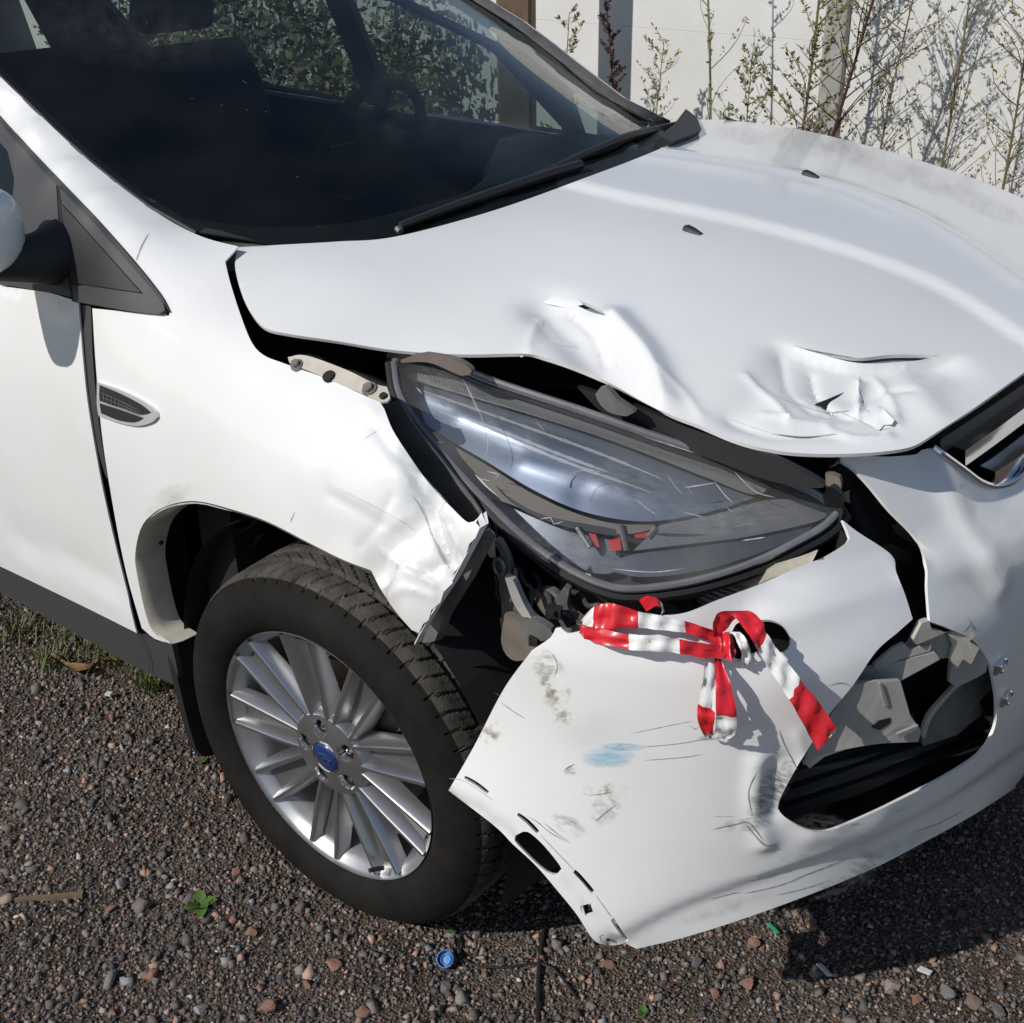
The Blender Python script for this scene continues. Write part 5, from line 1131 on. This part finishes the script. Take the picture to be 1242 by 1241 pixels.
# ------------------------------------------------------------------ ground
def ground_z(x, y):
    x = np.asarray(x, float); y = np.asarray(y, float)
    return .006 * np.sin(x * 3.1 + 1.3 * np.sin(y * 2.3)) * np.cos(y * 2.7 + .6) + .003 * np.sin(x * 9.7 + 2 * np.sin(y * 6.)) * np.sin(y * 8.3 + x * 3) - .006
m = bpy.data.materials.new('gravel_ground'); m.use_nodes = True; n = m.node_tree; p = n.nodes['Principled BSDF']; p.inputs['Roughness'].default_value = .95; p.inputs['Specular IOR Level'].default_value = .15
tc = n.nodes.new('ShaderNodeTexCoord'); vo = n.nodes.new('ShaderNodeTexVoronoi'); vo.inputs['Scale'].default_value = 170; ns = n.nodes.new('ShaderNodeTexNoise'); ns.inputs['Scale'].default_value = 3.5; ns.inputs['Detail'].default_value = 9
n.links.new(tc.outputs['Object'], vo.inputs['Vector']); n.links.new(tc.outputs['Object'], ns.inputs['Vector'])
r1 = n.nodes.new('ShaderNodeValToRGB'); e_ = r1.color_ramp.elements; e_[0].color = (.055, .046, .040, 1); e_[1].color = (.25, .20, .165, 1); el = e_.new(.5); el.color = (.11, .09, .077, 1)
n.links.new(vo.outputs['Color'], r1.inputs[0])
r2 = n.nodes.new('ShaderNodeValToRGB'); r2.color_ramp.elements[0].position = .35; r2.color_ramp.elements[0].color = (.55, .5, .46, 1); r2.color_ramp.elements[1].position = .7; r2.color_ramp.elements[1].color = (1.1, 1.05, 1, 1); n.links.new(ns.outputs['Fac'], r2.inputs[0])
mx = n.nodes.new('ShaderNodeMix'); mx.data_type = 'RGBA'; mx.blend_type = 'MULTIPLY'; mx.inputs[0].default_value = 1; n.links.new(r1.outputs[0], mx.inputs[6]); n.links.new(r2.outputs[0], mx.inputs[7]); n.links.new(mx.outputs[2], p.inputs['Base Color'])
bp = n.nodes.new('ShaderNodeBump'); bp.inputs['Strength'].default_value = .9; bp.inputs['Distance'].default_value = .006; n.links.new(vo.outputs['Distance'], bp.inputs['Height']); n.links.new(bp.outputs[0], p.inputs['Normal'])
xs = np.concatenate([[-200, -60, -20, -9, -5], np.arange(-3, 3.01, .05), [5, 9, 20, 60, 200]]); ysg = np.concatenate([[-200, -60, -20, -9, -5], np.arange(-3, 3.01, .05), [5, 9, 20, 60, 200]])
X, Y = np.meshgrid(xs, ysg, indexing='ij'); Z = np.where((abs(X) <= 3) & (abs(Y) <= 3), ground_z(X, Y), -.006)
nx, ny = X.shape; i, j = np.meshgrid(np.arange(nx - 1), np.arange(ny - 1), indexing='ij')
meshob('ground', np.stack([X, Y, Z], -1).reshape(-1, 3), np.stack([i * ny + j, (i + 1) * ny + j, (i + 1) * ny + j + 1, i * ny + j + 1], -1).reshape(-1, 4), m, None, True, kind='structure')

# stone material reads its colour from the mesh (each pebble has a colour of its own)
m = bpy.data.materials.new('stone_chips'); m.use_nodes = True; n = m.node_tree; p = n.nodes['Principled BSDF']; p.inputs['Roughness'].default_value = .85; p.inputs['Specular IOR Level'].default_value = .3
at = n.nodes.new('ShaderNodeAttribute'); at.attribute_name = 'stone'; tc = n.nodes.new('ShaderNodeTexCoord'); ns = n.nodes.new('ShaderNodeTexNoise'); ns.inputs['Scale'].default_value = 300; n.links.new(tc.outputs['Object'], ns.inputs['Vector'])
rr = n.nodes.new('ShaderNodeMapRange'); rr.inputs['To Min'].default_value = .65; rr.inputs['To Max'].default_value = 1.35; n.links.new(ns.outputs['Fac'], rr.inputs['Value'])
vm = n.nodes.new('ShaderNodeVectorMath'); vm.operation = 'SCALE'; n.links.new(at.outputs['Color'], vm.inputs[0]); n.links.new(rr.outputs[0], vm.inputs['Scale']); n.links.new(vm.outputs[0], p.inputs['Base Color'])
bp = n.nodes.new('ShaderNodeBump'); bp.inputs['Strength'].default_value = .5; bp.inputs['Distance'].default_value = .002; n.links.new(ns.outputs['Fac'], bp.inputs['Height']); n.links.new(bp.outputs[0], p.inputs['Normal'])
M['stone'] = m
bm = bmesh.new(); bmesh.ops.create_icosphere(bm, subdivisions=1, radius=1); ICO_V = np.array([v.co[:] for v in bm.verts]); ICO_F = np.array([[v.index for v in f.verts] for f in bm.faces]); bm.free()
PAL = 1.95 * np.array([(.060, .052, .048), (.080, .070, .062), (.040, .038, .040), (.095, .085, .078), (.13, .10, .085), (.17, .105, .08), (.20, .13, .10), (.12, .12, .125), (.065, .055, .045), (.23, .21, .19)])
PW = np.array([.22, .18, .16, .12, .08, .07, .03, .06, .07, .01]); PW = PW / PW.sum()
BOX_V = np.array([(x, y, z) for x in (-.8, .8) for y in (-.8, .8) for z in (-.8, .8)]); BOX_F = np.array([(0, 1, 3), (0, 3, 2), (4, 6, 7), (4, 7, 5), (0, 4, 5), (0, 5, 1), (2, 3, 7), (2, 7, 6), (0, 2, 6), (0, 6, 4), (1, 5, 7), (1, 7, 3)])
def gravel(name, cx, cy, size, sink=.25, chip=True):
    ICO_V, ICO_F = (BOX_V, BOX_F) if chip else (globals()['ICO_V'], globals()['ICO_F'])
    N = len(cx); s = size[:, None] * RNG.uniform(.5, 1.3, (N, 3)) * np.array([1, 1, .8]); q = RNG.normal(size=(N, 4)); q /= np.linalg.norm(q, axis=1)[:, None]
    w, x, y, z = q.T; Rm = np.stack([1 - 2 * (y * y + z * z), 2 * (x * y - z * w), 2 * (x * z + y * w), 2 * (x * y + z * w), 1 - 2 * (x * x + z * z), 2 * (y * z - x * w), 2 * (x * z - y * w), 2 * (y * z + x * w), 1 - 2 * (x * x + y * y)], -1).reshape(N, 3, 3)
    V = ICO_V[None] * RNG.uniform(.45, 1.25, (N, len(ICO_V), 3)); V = np.einsum('nij,nkj->nki', Rm, V * s[:, None])
    V += np.stack([cx, cy, ground_z(cx, cy) + size * sink], -1)[:, None]
    F = (ICO_F[None] + (np.arange(N) * len(ICO_V))[:, None, None]).reshape(-1, 3); V = V.reshape(-1, 3)
    me = bpy.data.meshes.new(name); me.vertices.add(len(V)); me.vertices.foreach_set('co', V.astype(np.float32).ravel()); me.loops.add(F.size); me.loops.foreach_set('vertex_index', F.astype(np.int32).ravel())
    me.polygons.add(len(F)); me.polygons.foreach_set('loop_start', np.arange(0, F.size, 3, dtype=np.int32)); me.update()
    c = PAL[RNG.choice(len(PAL), N, p=PW)] * RNG.uniform(.7, 1.3, (N, 1)); c = np.concatenate([np.repeat(c, len(ICO_V), 0), np.ones((N * len(ICO_V), 1))], 1)
    a = me.attributes.new('stone', 'FLOAT_COLOR', 'POINT'); a.data.foreach_set('color', c.astype(np.float32).ravel()); me.materials.append(M['stone'])
    o = bpy.data.objects.new(name, me); o['kind'] = 'stuff'; return link(o)
def scatter(n, x0, x1, y0, y1):
    return RNG.uniform(x0, x1, n), RNG.uniform(y0, y1, n)
def dens(x, y): return .5 + .5 * np.sin(x * 4.3 + 1.7 * np.sin(y * 3.1)) * np.cos(y * 3.7 + x)
cx, cy = scatter(95000, -1.7, 1.3, -1.75, .2)
k = (cy < -.2 + .5 * (cx > .3)); cx, cy = cx[k], cy[k]
gravel('gravel', cx, cy, np.exp(RNG.normal(-5.75, .36, len(cx))), .2)
cx, cy = scatter(11000, -1.7, 1.3, -1.75, .2); near = np.clip((-.55 - cy) * 1.4 + .30 + .25 * np.sin(cx * 5 + cy * 7), .10, 1); k = RNG.uniform(size=len(cx)) < near
cx, cy = cx[k], cy[k]; gravel('coarse_gravel', cx, cy, np.exp(RNG.normal(-5.1, .36, len(cx))), .1)
cx, cy = scatter(9000, -4.5, 3.2, -3.2, -1.75); gravel('gravel', cx, cy, np.exp(RNG.normal(-5.0, .3, len(cx))), .2)
cx, cy = scatter(4000, -4.0, -1.7, -1.8, -.8); gravel('gravel', cx, cy, np.exp(RNG.normal(-5.2, .3, len(cx))), .2)

# stones that can be told apart
def stone(px, py, rx, rz, col, label, group=None, cap=0):
    P = onz(px, py, 0.); bm = bmesh.new(); bmesh.ops.create_icosphere(bm, subdivisions=2, radius=1)
    r = random.Random(px * 13 + py); ax3 = [Vector((r.gauss(0, 1), r.gauss(0, 1), r.gauss(0, 1))).normalized() for _ in range(9)]
    for v in bm.verts:
        c = v.co.copy()
        for a in ax3:
            d = c.dot(a) - .45
            if d > 0: c -= a * d
        v.co = Vector((c.x * rx, c.y * rx * .8, c.z * rz)) 
    bm.transform(Matrix.Rotation(r.uniform(0, 6.28), 4, 'Z')); me = bpy.data.meshes.new('stone'); bm.to_mesh(me); bm.free()
    a = me.attributes.new('stone', 'FLOAT_COLOR', 'POINT'); a.data.foreach_set('color', np.tile(np.array(list(col) + [1], dtype=np.float32), len(me.vertices))); me.materials.append(M['stone'])
    o = link(bpy.data.objects.new('stone', me)); o.location = (P[0], P[1], float(ground_z(P[0], P[1])) + rz * .45); tag(o, label, 'stone', group or 'loose stones on the gravel')
G_, R_, B_, T_ = (.26, .245, .24), (.23, .125, .092), (.17, .125, .10), (.14, .135, .13)
for a in ((146, 1073, .019, .013, G_, 'pale grey rounded stone right of the wooden stick'), (135, 1105, .011, .009, R_, 'small pinkish stone just below the pale grey rounded stone'), (285, 1057, .013, .008, R_, 'flat reddish stone between the green weed and the tyre'),
          (282, 1120, .013, .011, R_, 'small red stone to the lower right of the green weed'), (303, 1133, .015, .011, R_, 'dull red stone lying between the weed and the stone cluster'), (404, 1168, .021, .012, (.26, .13, .10), 'large reddish stone at the foot of the gravel below the tyre'),
          (372, 1192, .013, .010, R_, 'red angular stone left below the large reddish stone'), (325, 1224, .020, .015, R_, 'reddish stone at the bottom edge below the weed'), (242, 1226, .018, .013, G_, 'pale stone at the bottom edge near the left'), (183, 1185, .020, .010, R_, 'two-lobed red stone in the lower left gravel'),
          (136, 1228, .012, .010, R_, 'small red stone at the bottom left edge'), (60, 972, .010, .010, B_, 'brown pebble at the left beside the dark hollow'), (62, 996, .011, .011, B_, 'brown pebble just below another at the dark hollow'), (178, 998, .010, .010, B_, 'tan pebble in the middle of the left gravel'),
          (188, 950, .010, .008, R_, 'reddish pebble in the gravel below the mud flap'), (194, 920, .010, .009, B_, 'brown stone beside the bottom of the mud flap'), (136, 872, .012, .014, R_, 'upright reddish stone in the gravel left of the mud flap'), (74, 890, .009, .010, B_, 'light brown pebble far left in the gravel'),
          (540, 1200, .018, .014, T_, 'grey stone just below the blue bottle cap'), (440, 1225, .018, .012, R_, 'red stone at the bottom edge left of the bottle cap'), (655, 1160, .012, .010, R_, 'red pebble beside the dark wire under the car'), (735, 1168, .017, .010, R_, 'flat reddish stone just below the bumper corner'),
          (906, 1193, .018, .013, R_, 'angular red stone in front of the bumper shadow'), (915, 1148, .017, .014, R_, 'reddish stone close to the bumper edge by the green shard'), (844, 1168, .013, .011, (.11, .11, .115), 'bluish grey stone right of the bumper corner'), (945, 1182, .013, .013, R_, 'red stone at the edge of the bumper shadow'),
          (1080, 1197, .022, .014, (.27, .22, .19), 'pale pinkish stone beyond the bumper shadow'), (1112, 1215, .013, .011, R_, 'reddish stone to the right of the pale pinkish one'), (1178, 1215, .022, .015, B_, 'brown stone near the bottom right corner'), (1148, 1210, .021, .017, T_, 'big dark grey stone near the bottom right corner'),
          (1208, 1225, .020, .015, T_, 'grey stone in the bottom right corner'), (1238, 1165, .022, .015, T_, 'dark stone at the right edge beyond the shadow'), (985, 1125, .016, .012, B_, 'brown stone in the shade under the bumper'), (866, 1205, .012, .009, R_, 'small red stone along the bottom right of the bumper'), (800, 1210, .016, .012, T_, 'dark stone at the bottom below the bumper corner')):
    stone(*a)
# stick, bottle cap, wire, shards
w = mat('weathered_wood', (.22, .15, .085), .8, vary=.5, vscale=30)
a, b = onz(18, 1092, .006), onz(100, 1085, .008)
g = Geo(); L = np.linspace(0, 1, 7); q = np.array([a + (b - a) * t + np.array([0, .0015 * math.sin(t * 9), .001 * math.sin(t * 5)]) for t in L]); v = []; pr = np.array([-(b - a)[1], (b - a)[0], 0]); pr /= np.linalg.norm(pr)
for t, p_ in zip(L, q): h_ = .003 + .0045 * t; v += [p_ - pr * h_ - [0, 0, .004], p_ + pr * h_ - [0, 0, .004], p_ + pr * h_ + [0, 0, .003], p_ - pr * h_ * .7 + [0, 0, .004]]
g.add(v, [(4 * i + j, 4 * i + (j + 1) % 4, 4 * i + 4 + (j + 1) % 4, 4 * i + 4 + j) for i in range(6) for j in range(4)] + [(3, 2, 1, 0), (24, 25, 26, 27)])
tag(g.build('wooden_stick', w), 'short flat wooden stick lying on the gravel at the left', 'stick')
P = onz(541, 1168, 0.); cm = mat('blue_plastic', (.06, .22, .50), .4); t = np.array([.25, -.55, .8]); t /= np.linalg.norm(t); u_ = np.cross(t, [0, 0, 1]); u_ /= np.linalg.norm(u_); v_ = np.cross(t, u_); v = []; N = 28
P = P + np.array([0, 0, .008])
for r, h_ in ((.0, -.004), (.0130, -.004), (.0145, -.002), (.0150, .008), (.0135, .009), (.0130, .000), (.0125, -.002), (.0095, -.0015), (.009, .002), (.008, .002), (.0075, -.0022), (0, -.002)):
    for i in range(N):
        an = 2 * math.pi * i / N; rj = r + (.0006 * (i % 2) if .0145 <= r else 0); v.append(P + t * h_ + rj * (math.cos(an) * u_ + math.sin(an) * v_))
f = [(i * N + j, i * N + (j + 1) % N, (i + 1) * N + (j + 1) % N, (i + 1) * N + j) for i in range(11) for j in range(N)]
tag(meshob('bottle_cap', v, f, cm), 'blue plastic bottle cap lying upturned on the gravel', 'bottle cap')
dk = mat('dark_wire', (.02, .018, .016), .6)
def gline(pts, r, name, label, cat, m_=dk):
    P = np.array([onz(x, y, 0.) for x, y in curve(pts, 10, False)]); P[:, 2] = ground_z(P[:, 0], P[:, 1]) + .007; tag(Geo().tube(P, r, 6).build(name, m_, None, True), label, cat)
gline([(560, 1130), (556, 1150), (562, 1163), (580, 1172), (620, 1172), (655, 1167), (672, 1175), (688, 1195), (700, 1212)], .0022, 'bent_wire', 'thin dark wire curling over the gravel right of the bottle cap', 'wire')
gline([(660, 1118), (656, 1150), (653, 1185), (652, 1238)], .0035, 'black_streak', 'straight black cord running from under the car to the bottom edge', 'streak')  # thin dark tube laid straight over the gravel
gr = mat('green_glass', (.03, .35, .2), .2); wt = mat('pale_scrap', (.6, .6, .6), .4)
def shard(px, py, d, rot, m_, name, label, cat):
    P = onz(px, py, .012); c, s = math.cos(rot), math.sin(rot); g = Geo(); l, w_, h_ = d
    g.prism([P + np.array([c * a - s * b, s * a + c * b, 0]) for a, b in ((-l, -w_), (l * .8, -w_ * 1.1), (l, w_ * .6), (-l * .7, w_))], (0, 0, -h_)); tag(g.build(name, m_), label, cat)
shard(938, 1125, (.014, .003, .003), -.3, gr, 'glass_shard', 'thin green shard on the gravel under the bumper edge', 'shard')
shard(1000, 1175, (.016, .004, .004), -.35, wt, 'metal_scrap', 'small pale metal scrap lying in the bumper shadow', 'scrap')
shard(1122, 1176, (.012, .005, .004), .2, wt, 'plastic_scrap', 'pale plastic scrap just outside the bumper shadow', 'scrap')
shard(132, 840, (.008, .006, .006), .5, wt, 'plastic_scrap', 'small whitish scrap in the grass near the sill', 'scrap')
# weed on the gravel
lf = mat('weed_leaf', (.085, .17, .03), .5, vary=.35, vscale=60)
def weed(px, py, n, size, name, label, cat, group=None, m_=lf):
    P = onz(px, py, 0.); r = random.Random(px + py); t = thing(name, label, cat, P, group)
    for i in range(n):
        a = 6.28 * i / n + r.uniform(-.3, .3); el = r.uniform(.25, 1.0); L_ = size * r.uniform(.7, 1.15); w_ = L_ * .33; d = np.array([math.cos(a) * math.cos(el), math.sin(a) * math.cos(el), math.sin(el)]); s_ = np.array([-math.sin(a), math.cos(a), 0])
        v = []
        for q in np.linspace(0, 1, 6):
            c = d * L_ * q - np.array([0, 0, 1]) * L_ * .30 * q * q; ww = w_ * (math.sin(min(1, q * 1.05 + .02) * math.pi) ** .7) * (.25 if q < .3 else 1) + .0006; v += [c - s_ * ww + [0, 0, .15 * ww], c + np.array([0, 0, -.1 * ww]), c + s_ * ww + [0, 0, .15 * ww]]
        meshob('leaf', v, [(3 * k_ + j, 3 * k_ + j + 1, 3 * k_ + 4 + j, 3 * k_ + 3 + j) for k_ in range(5) for j in range(2)], m_, t, True)
weed(243, 1098, 9, .036, 'weed', 'small bright green leafy weed growing in the gravel left of the tyre', 'weed')
weed(546, 1130, 5, .010, 'sprout', 'tiny green sprout by the foot of the tyre', 'sprout'); weed(780, 1228, 6, .014, 'sprout', 'small green sprout at the bottom edge below the bumper', 'sprout')
weed(245, 924, 5, .014, 'sprout', 'tiny green sprout at the bottom of the mud flap', 'sprout')
# grass below the sill
gm = mat('grass_blade', (.09, .13, .035), .6, vary=.5, vscale=40, vcol=(.16, .15, .06)); v = []; f = []; r = random.Random(5)
for i in range(900):
    px, py, sp = r.choice([(85, 775, 48), (125, 790, 40), (170, 820, 30), (60, 805, 26), (20, 770, 40), (185, 835, 16), (140, 800, 30)]); P = onz(px + r.gauss(0, sp * .5), py + r.gauss(0, sp * .25), 0.)
    a = r.uniform(0, 6.28); L_ = r.uniform(.02, .065); d = np.array([math.cos(a) * .55, math.sin(a) * .55, .9]); s_ = np.array([-math.sin(a), math.cos(a), 0]) * .0013; b_ = len(v)
    v += [P - s_, P + s_, P + d * L_ * .6 - s_, P + d * L_ * .6 + s_, P + d * L_ - np.array([0, 0, L_ * .2])]; f += [(b_, b_ + 1, b_ + 3, b_ + 2), (b_ + 2, b_ + 3, b_ + 4)]
meshob('grass', v, f, gm, kind='stuff')
dl = mat('dry_leaf', (.26, .15, .06), .7, vary=.4, vscale=50)
def dry(pts, label):
    P = np.array([onz(x, y, 0.) for x, y in pts]); v = []; n_ = len(P)
    for i, p_ in enumerate(P):
        w_ = .012 * math.sin(math.pi * (i + .3) / (n_ - .4)) + .002; v += [p_ + [0, -w_, .018 + .006 * math.sin(i * 2)], p_ + [0, 0, .010], p_ + [0, w_, .020 + .004 * math.cos(i * 3)]]
    tag(meshob('dry_leaf', v, [(3 * i + j, 3 * i + j + 1, 3 * i + 4 + j, 3 * i + 3 + j) for i in range(n_ - 1) for j in range(2)], dl, None, True), label, 'leaf')
dry([(60, 800), (78, 812), (96, 818), (112, 816), (128, 808), (142, 806)], 'long curled brown dry leaf in the grass below the sill')
dry([(118, 826), (124, 822), (130, 820)], 'small curled red-brown dry leaf just below the long one')

# ------------------------------------------------------------------ wall, posts, plants behind the car
WY = 3.2
wm = mat('whitewashed_concrete', (.72, .72, .71), .9, bump=.6, bscale=60, vary=.22, vscale=1.6, vcol=(.60, .60, .58))
wall = thing('concrete_wall', 'long whitewashed concrete panel wall behind the car', 'wall', (-2, WY, 0))
for i in range(7):
    for j in range(4):
        g = Geo(); x0_ = -9 + i * 2.0; z0_ = j * .5
        g.box((x0_ + 1.0 + 2, .03 + (.0008 if (i + j) % 2 else 0), z0_ + .25), (1.9992, .06, .4994)); o = g.build('panel', wm, wall); b_ = o.modifiers.new('b', 'BEVEL'); b_.width = .001; b_.segments = 1
Geo().box((0, .075, 1.0), (14, .02, 2.0)).build('backing', wm, wall)
pm = mat('weathered_post', (.42, .41, .39), .85, vary=.4, vscale=9, bump=.5, bscale=90)
pp = ony(1013, 90, WY + .015); t = thing('concrete_post', 'pale square concrete post against the white wall among the weeds', 'post', (pp[0], pp[1], 0))
o = Geo().box((0, 0, 1.05), (.105, .09, 2.1)).build('shaft', pm, t); b_ = o.modifiers.new('b', 'BEVEL'); b_.width = .012; b_.segments = 2
wp = mat('brown_timber', (.20, .14, .085), .8, vary=.45, vscale=12, bump=.5, bscale=60)
pp = ony(626, 8, WY - .55); t = thing('timber_post', 'brown timber post standing behind the far end of the windscreen', 'post', (pp[0], pp[1], 0))
o = Geo().box((0, 0, .95), (.16, .14, 1.9), [[.86, -.5, 0], [.5, .86, 0], [0, 0, 1]]).build('shaft', wp, t); b_ = o.modifiers.new('b', 'BEVEL'); b_.width = .012
stm = mat('plant_stem', (.16, .12, .06), .7); stg = mat('green_stem', (.20, .22, .10), .7); std = mat('dark_red_stem', (.07, .025, .015), .8)
lm = mat('wall_weed_leaf', (.15, .17, .065), .6, vary=.45, vscale=8, vcol=(.26, .22, .10)); lmy = mat('yellow_flower_head', (.38, .33, .07), .7, vary=.4, vscale=20); lmg = mat('grey_green_leaf', (.24, .24, .15), .7, vary=.4, vscale=9)
def plant(name, label, cat, px, py, yy, top, lean, nb, leaf, spread, mstem, mleaf, seed, dense=26, r0=.008, tip=None, low=.25):
    nb = int(nb * 2.0)
    r = random.Random(seed); P = ony(px, py, yy); base = np.array([P[0] - lean * P[2] / top, yy, 0.]); t = thing(name, label, cat, base, 'weeds along the wall')
    def bez(a, b, sag, n_=9): return [a + (b - a) * q + np.array([sag * math.sin(q * 3.1), .3 * sag * math.sin(q * 4), 0]) for q in np.linspace(0, 1, n_)]
    main = bez(np.zeros(3), np.array([lean, r.uniform(-.08, .08), top]), r.uniform(-.04, .04), 14); g = Geo(); g.tube(main, np.linspace(r0, r0 * .3, 14), 6)
    lv = []; lf_ = []; lfm = []
    def leafat(p_, d, L_, mi=0):
        d = d / (np.linalg.norm(d) + 1e-9); s_ = np.cross(d, [r.gauss(0, 1), r.gauss(0, 1), r.gauss(0, 1)]); s_ /= np.linalg.norm(s_) + 1e-9; b_ = len(lv); w_ = L_ * .22
        lv.extend([p_, p_ + d * L_ * .5 - s_ * w_, p_ + d * L_, p_ + d * L_ * .5 + s_ * w_]); lf_.append((b_, b_ + 1, b_ + 2, b_ + 3)); lfm.append(mi)
    for k_ in range(nb):
        q = low + (1 - low) * (k_ + r.random()) / nb; i = min(12, int(q * 13)); a = np.array(main[i]) + (np.array(main[i + 1]) - np.array(main[i])) * (q * 13 - i if q * 13 - i <= 1 else 1); an = r.uniform(0, 6.28); L_ = spread * (1.15 - .75 * q) * r.uniform(.6, 1.2)
        d = np.array([math.cos(an), .6 * math.sin(an), r.uniform(.5, 1.3)]); d /= np.linalg.norm(d); b = a + d * L_; br = bez(a, b, r.uniform(-.03, .03), 6); g.tube(br, np.linspace(r0 * .32, r0 * .12, 6), 4)
        for z_ in range(int(dense * 1.15)):
            u_ = r.uniform(.15, 1); c = a + (b - a) * u_; dd = d * .5 + np.array([r.gauss(0, .6), r.gauss(0, .6), r.gauss(.2, .5)]); leafat(c, dd, leaf * r.uniform(.3, .85), 1 if (tip and u_ > .7 and r.random() < .8) else 0)
    for z_ in range(dense * 3):
        i = r.randrange(2, 13); leafat(np.array(main[i]) + np.array([0, 0, r.uniform(-.04, .04)]), np.array([r.gauss(0, 1), r.gauss(0, 1), r.gauss(.2, .5)]), leaf * r.uniform(.4, 1.0))
    g.build('stem', mstem, t, True); meshob('foliage', lv, lf_, None, t, False, mats=[mleaf, tip or mleaf], fm=lfm)
plant('wall_weed', 'tall thin green stemmed weed left of the concrete post with sparse leaves', 'plant', 858, 110, 2.85, 1.75, -.10, 9, .030, .35, stg, lm, 1, 16, .008)
plant('wall_weed', 'bushy brown stemmed weed just left of the concrete post', 'plant', 962, 130, 2.80, 1.8, .06, 26, .034, .32, stm, lm, 2, 30, .009)
plant('wall_weed', 'leaning red-brown stemmed weed in front of the concrete post', 'plant', 1022, 130, 2.75, 1.8, .42, 22, .030, .42, std, lm, 3, 24, .009)
plant('wall_weed', 'grey green feathery weed to the right of the concrete post', 'plant', 1085, 160, 2.85, 1.55, .15, 22, .026, .40, stm, lmg, 4, 26, .006, None)
plant('wall_weed', 'yellow flowering weed at the right edge by the wall', 'plant', 1215, 190, 2.6, 1.5, .02, 24, .024, .34, stm, lm, 5, 26, .007, lmy)
plant('wall_weed', 'feathery weed standing left of the yellow flowering one', 'plant', 1140, 150, 2.75, 1.7, .05, 22, .024, .36, stm, lmg, 6, 24, .006)
plant('wall_weed', 'low leafy weed right behind the bonnet left of the post', 'plant', 915, 130, 2.8, 1.0, -.05, 16, .034, .25, stg, lm, 7, 20, .006)
plant('dock_plant', 'dark red-brown dead dock plant near the far end of the windscreen', 'plant', 742, 60, 2.7, 1.18, .0, 14, .022, .12, std, std, 8, 44, .008, None, .55)
plant('wall_weed', 'small green weed beside the brown timber post', 'plant', 690, 50, 2.75, 1.10, .05, 14, .034, .20, stg, lm, 9, 18, .006)
plant('wall_weed', 'pale flowering weed between the dock plant and the wiper', 'plant', 800, 90, 2.8, 1.0, .06, 14, .030, .28, stg, lm, 10, 16, .005, lmy)
# dense bushes seen through the cabin
bmт = None
def bush(label, x, y, h_, w_, seed, m_):
    r = random.Random(seed); t = thing('bush', label, 'bush', (x, y, 0), 'bushes beyond the car'); lv = []; lf_ = []; g = Geo()
    for k_ in range(14):
        a = r.uniform(0, 6.28); p_ = np.array([math.cos(a) * w_ * r.uniform(.2, .9), math.sin(a) * w_ * .35, h_ * r.uniform(.6, 1)]); g.tube([np.zeros(3), p_ * .5 + [0, 0, .08], p_], [.012, .008, .003], 5)
        for z_ in range(240):
            u_ = r.uniform(.25, 1.1); c = p_ * u_ + np.array([r.gauss(0, .10), r.gauss(0, .08), r.gauss(0, .09)]); d = np.array([r.gauss(0, 1), r.gauss(0, 1), r.gauss(.3, .6)]); d /= np.linalg.norm(d); s_ = np.cross(d, [r.gauss(0, 1), 1, r.gauss(0, 1)]); s_ /= np.linalg.norm(s_); L_ = r.uniform(.03, .07); b_ = len(lv)
            lv.extend([c, c + d * L_ * .5 - s_ * L_ * .28, c + d * L_, c + d * L_ * .5 + s_ * L_ * .28]); lf_.append((b_, b_ + 1, b_ + 2, b_ + 3))
    g.build('stem', stm, t, True); meshob('foliage', lv, lf_, m_, t)
bush('dense green bush beyond the cabin, nearest the timber post', -3.75, 2.75, 1.25, .7, 21, lm); bush('dense green bush beyond the cabin, seen behind the steering wheel', -4.8, 2.7, 1.3, .8, 22, lmg); bush('dense green bush furthest left beyond the cabin', -6.0, 2.7, 1.3, .9, 23, lm)
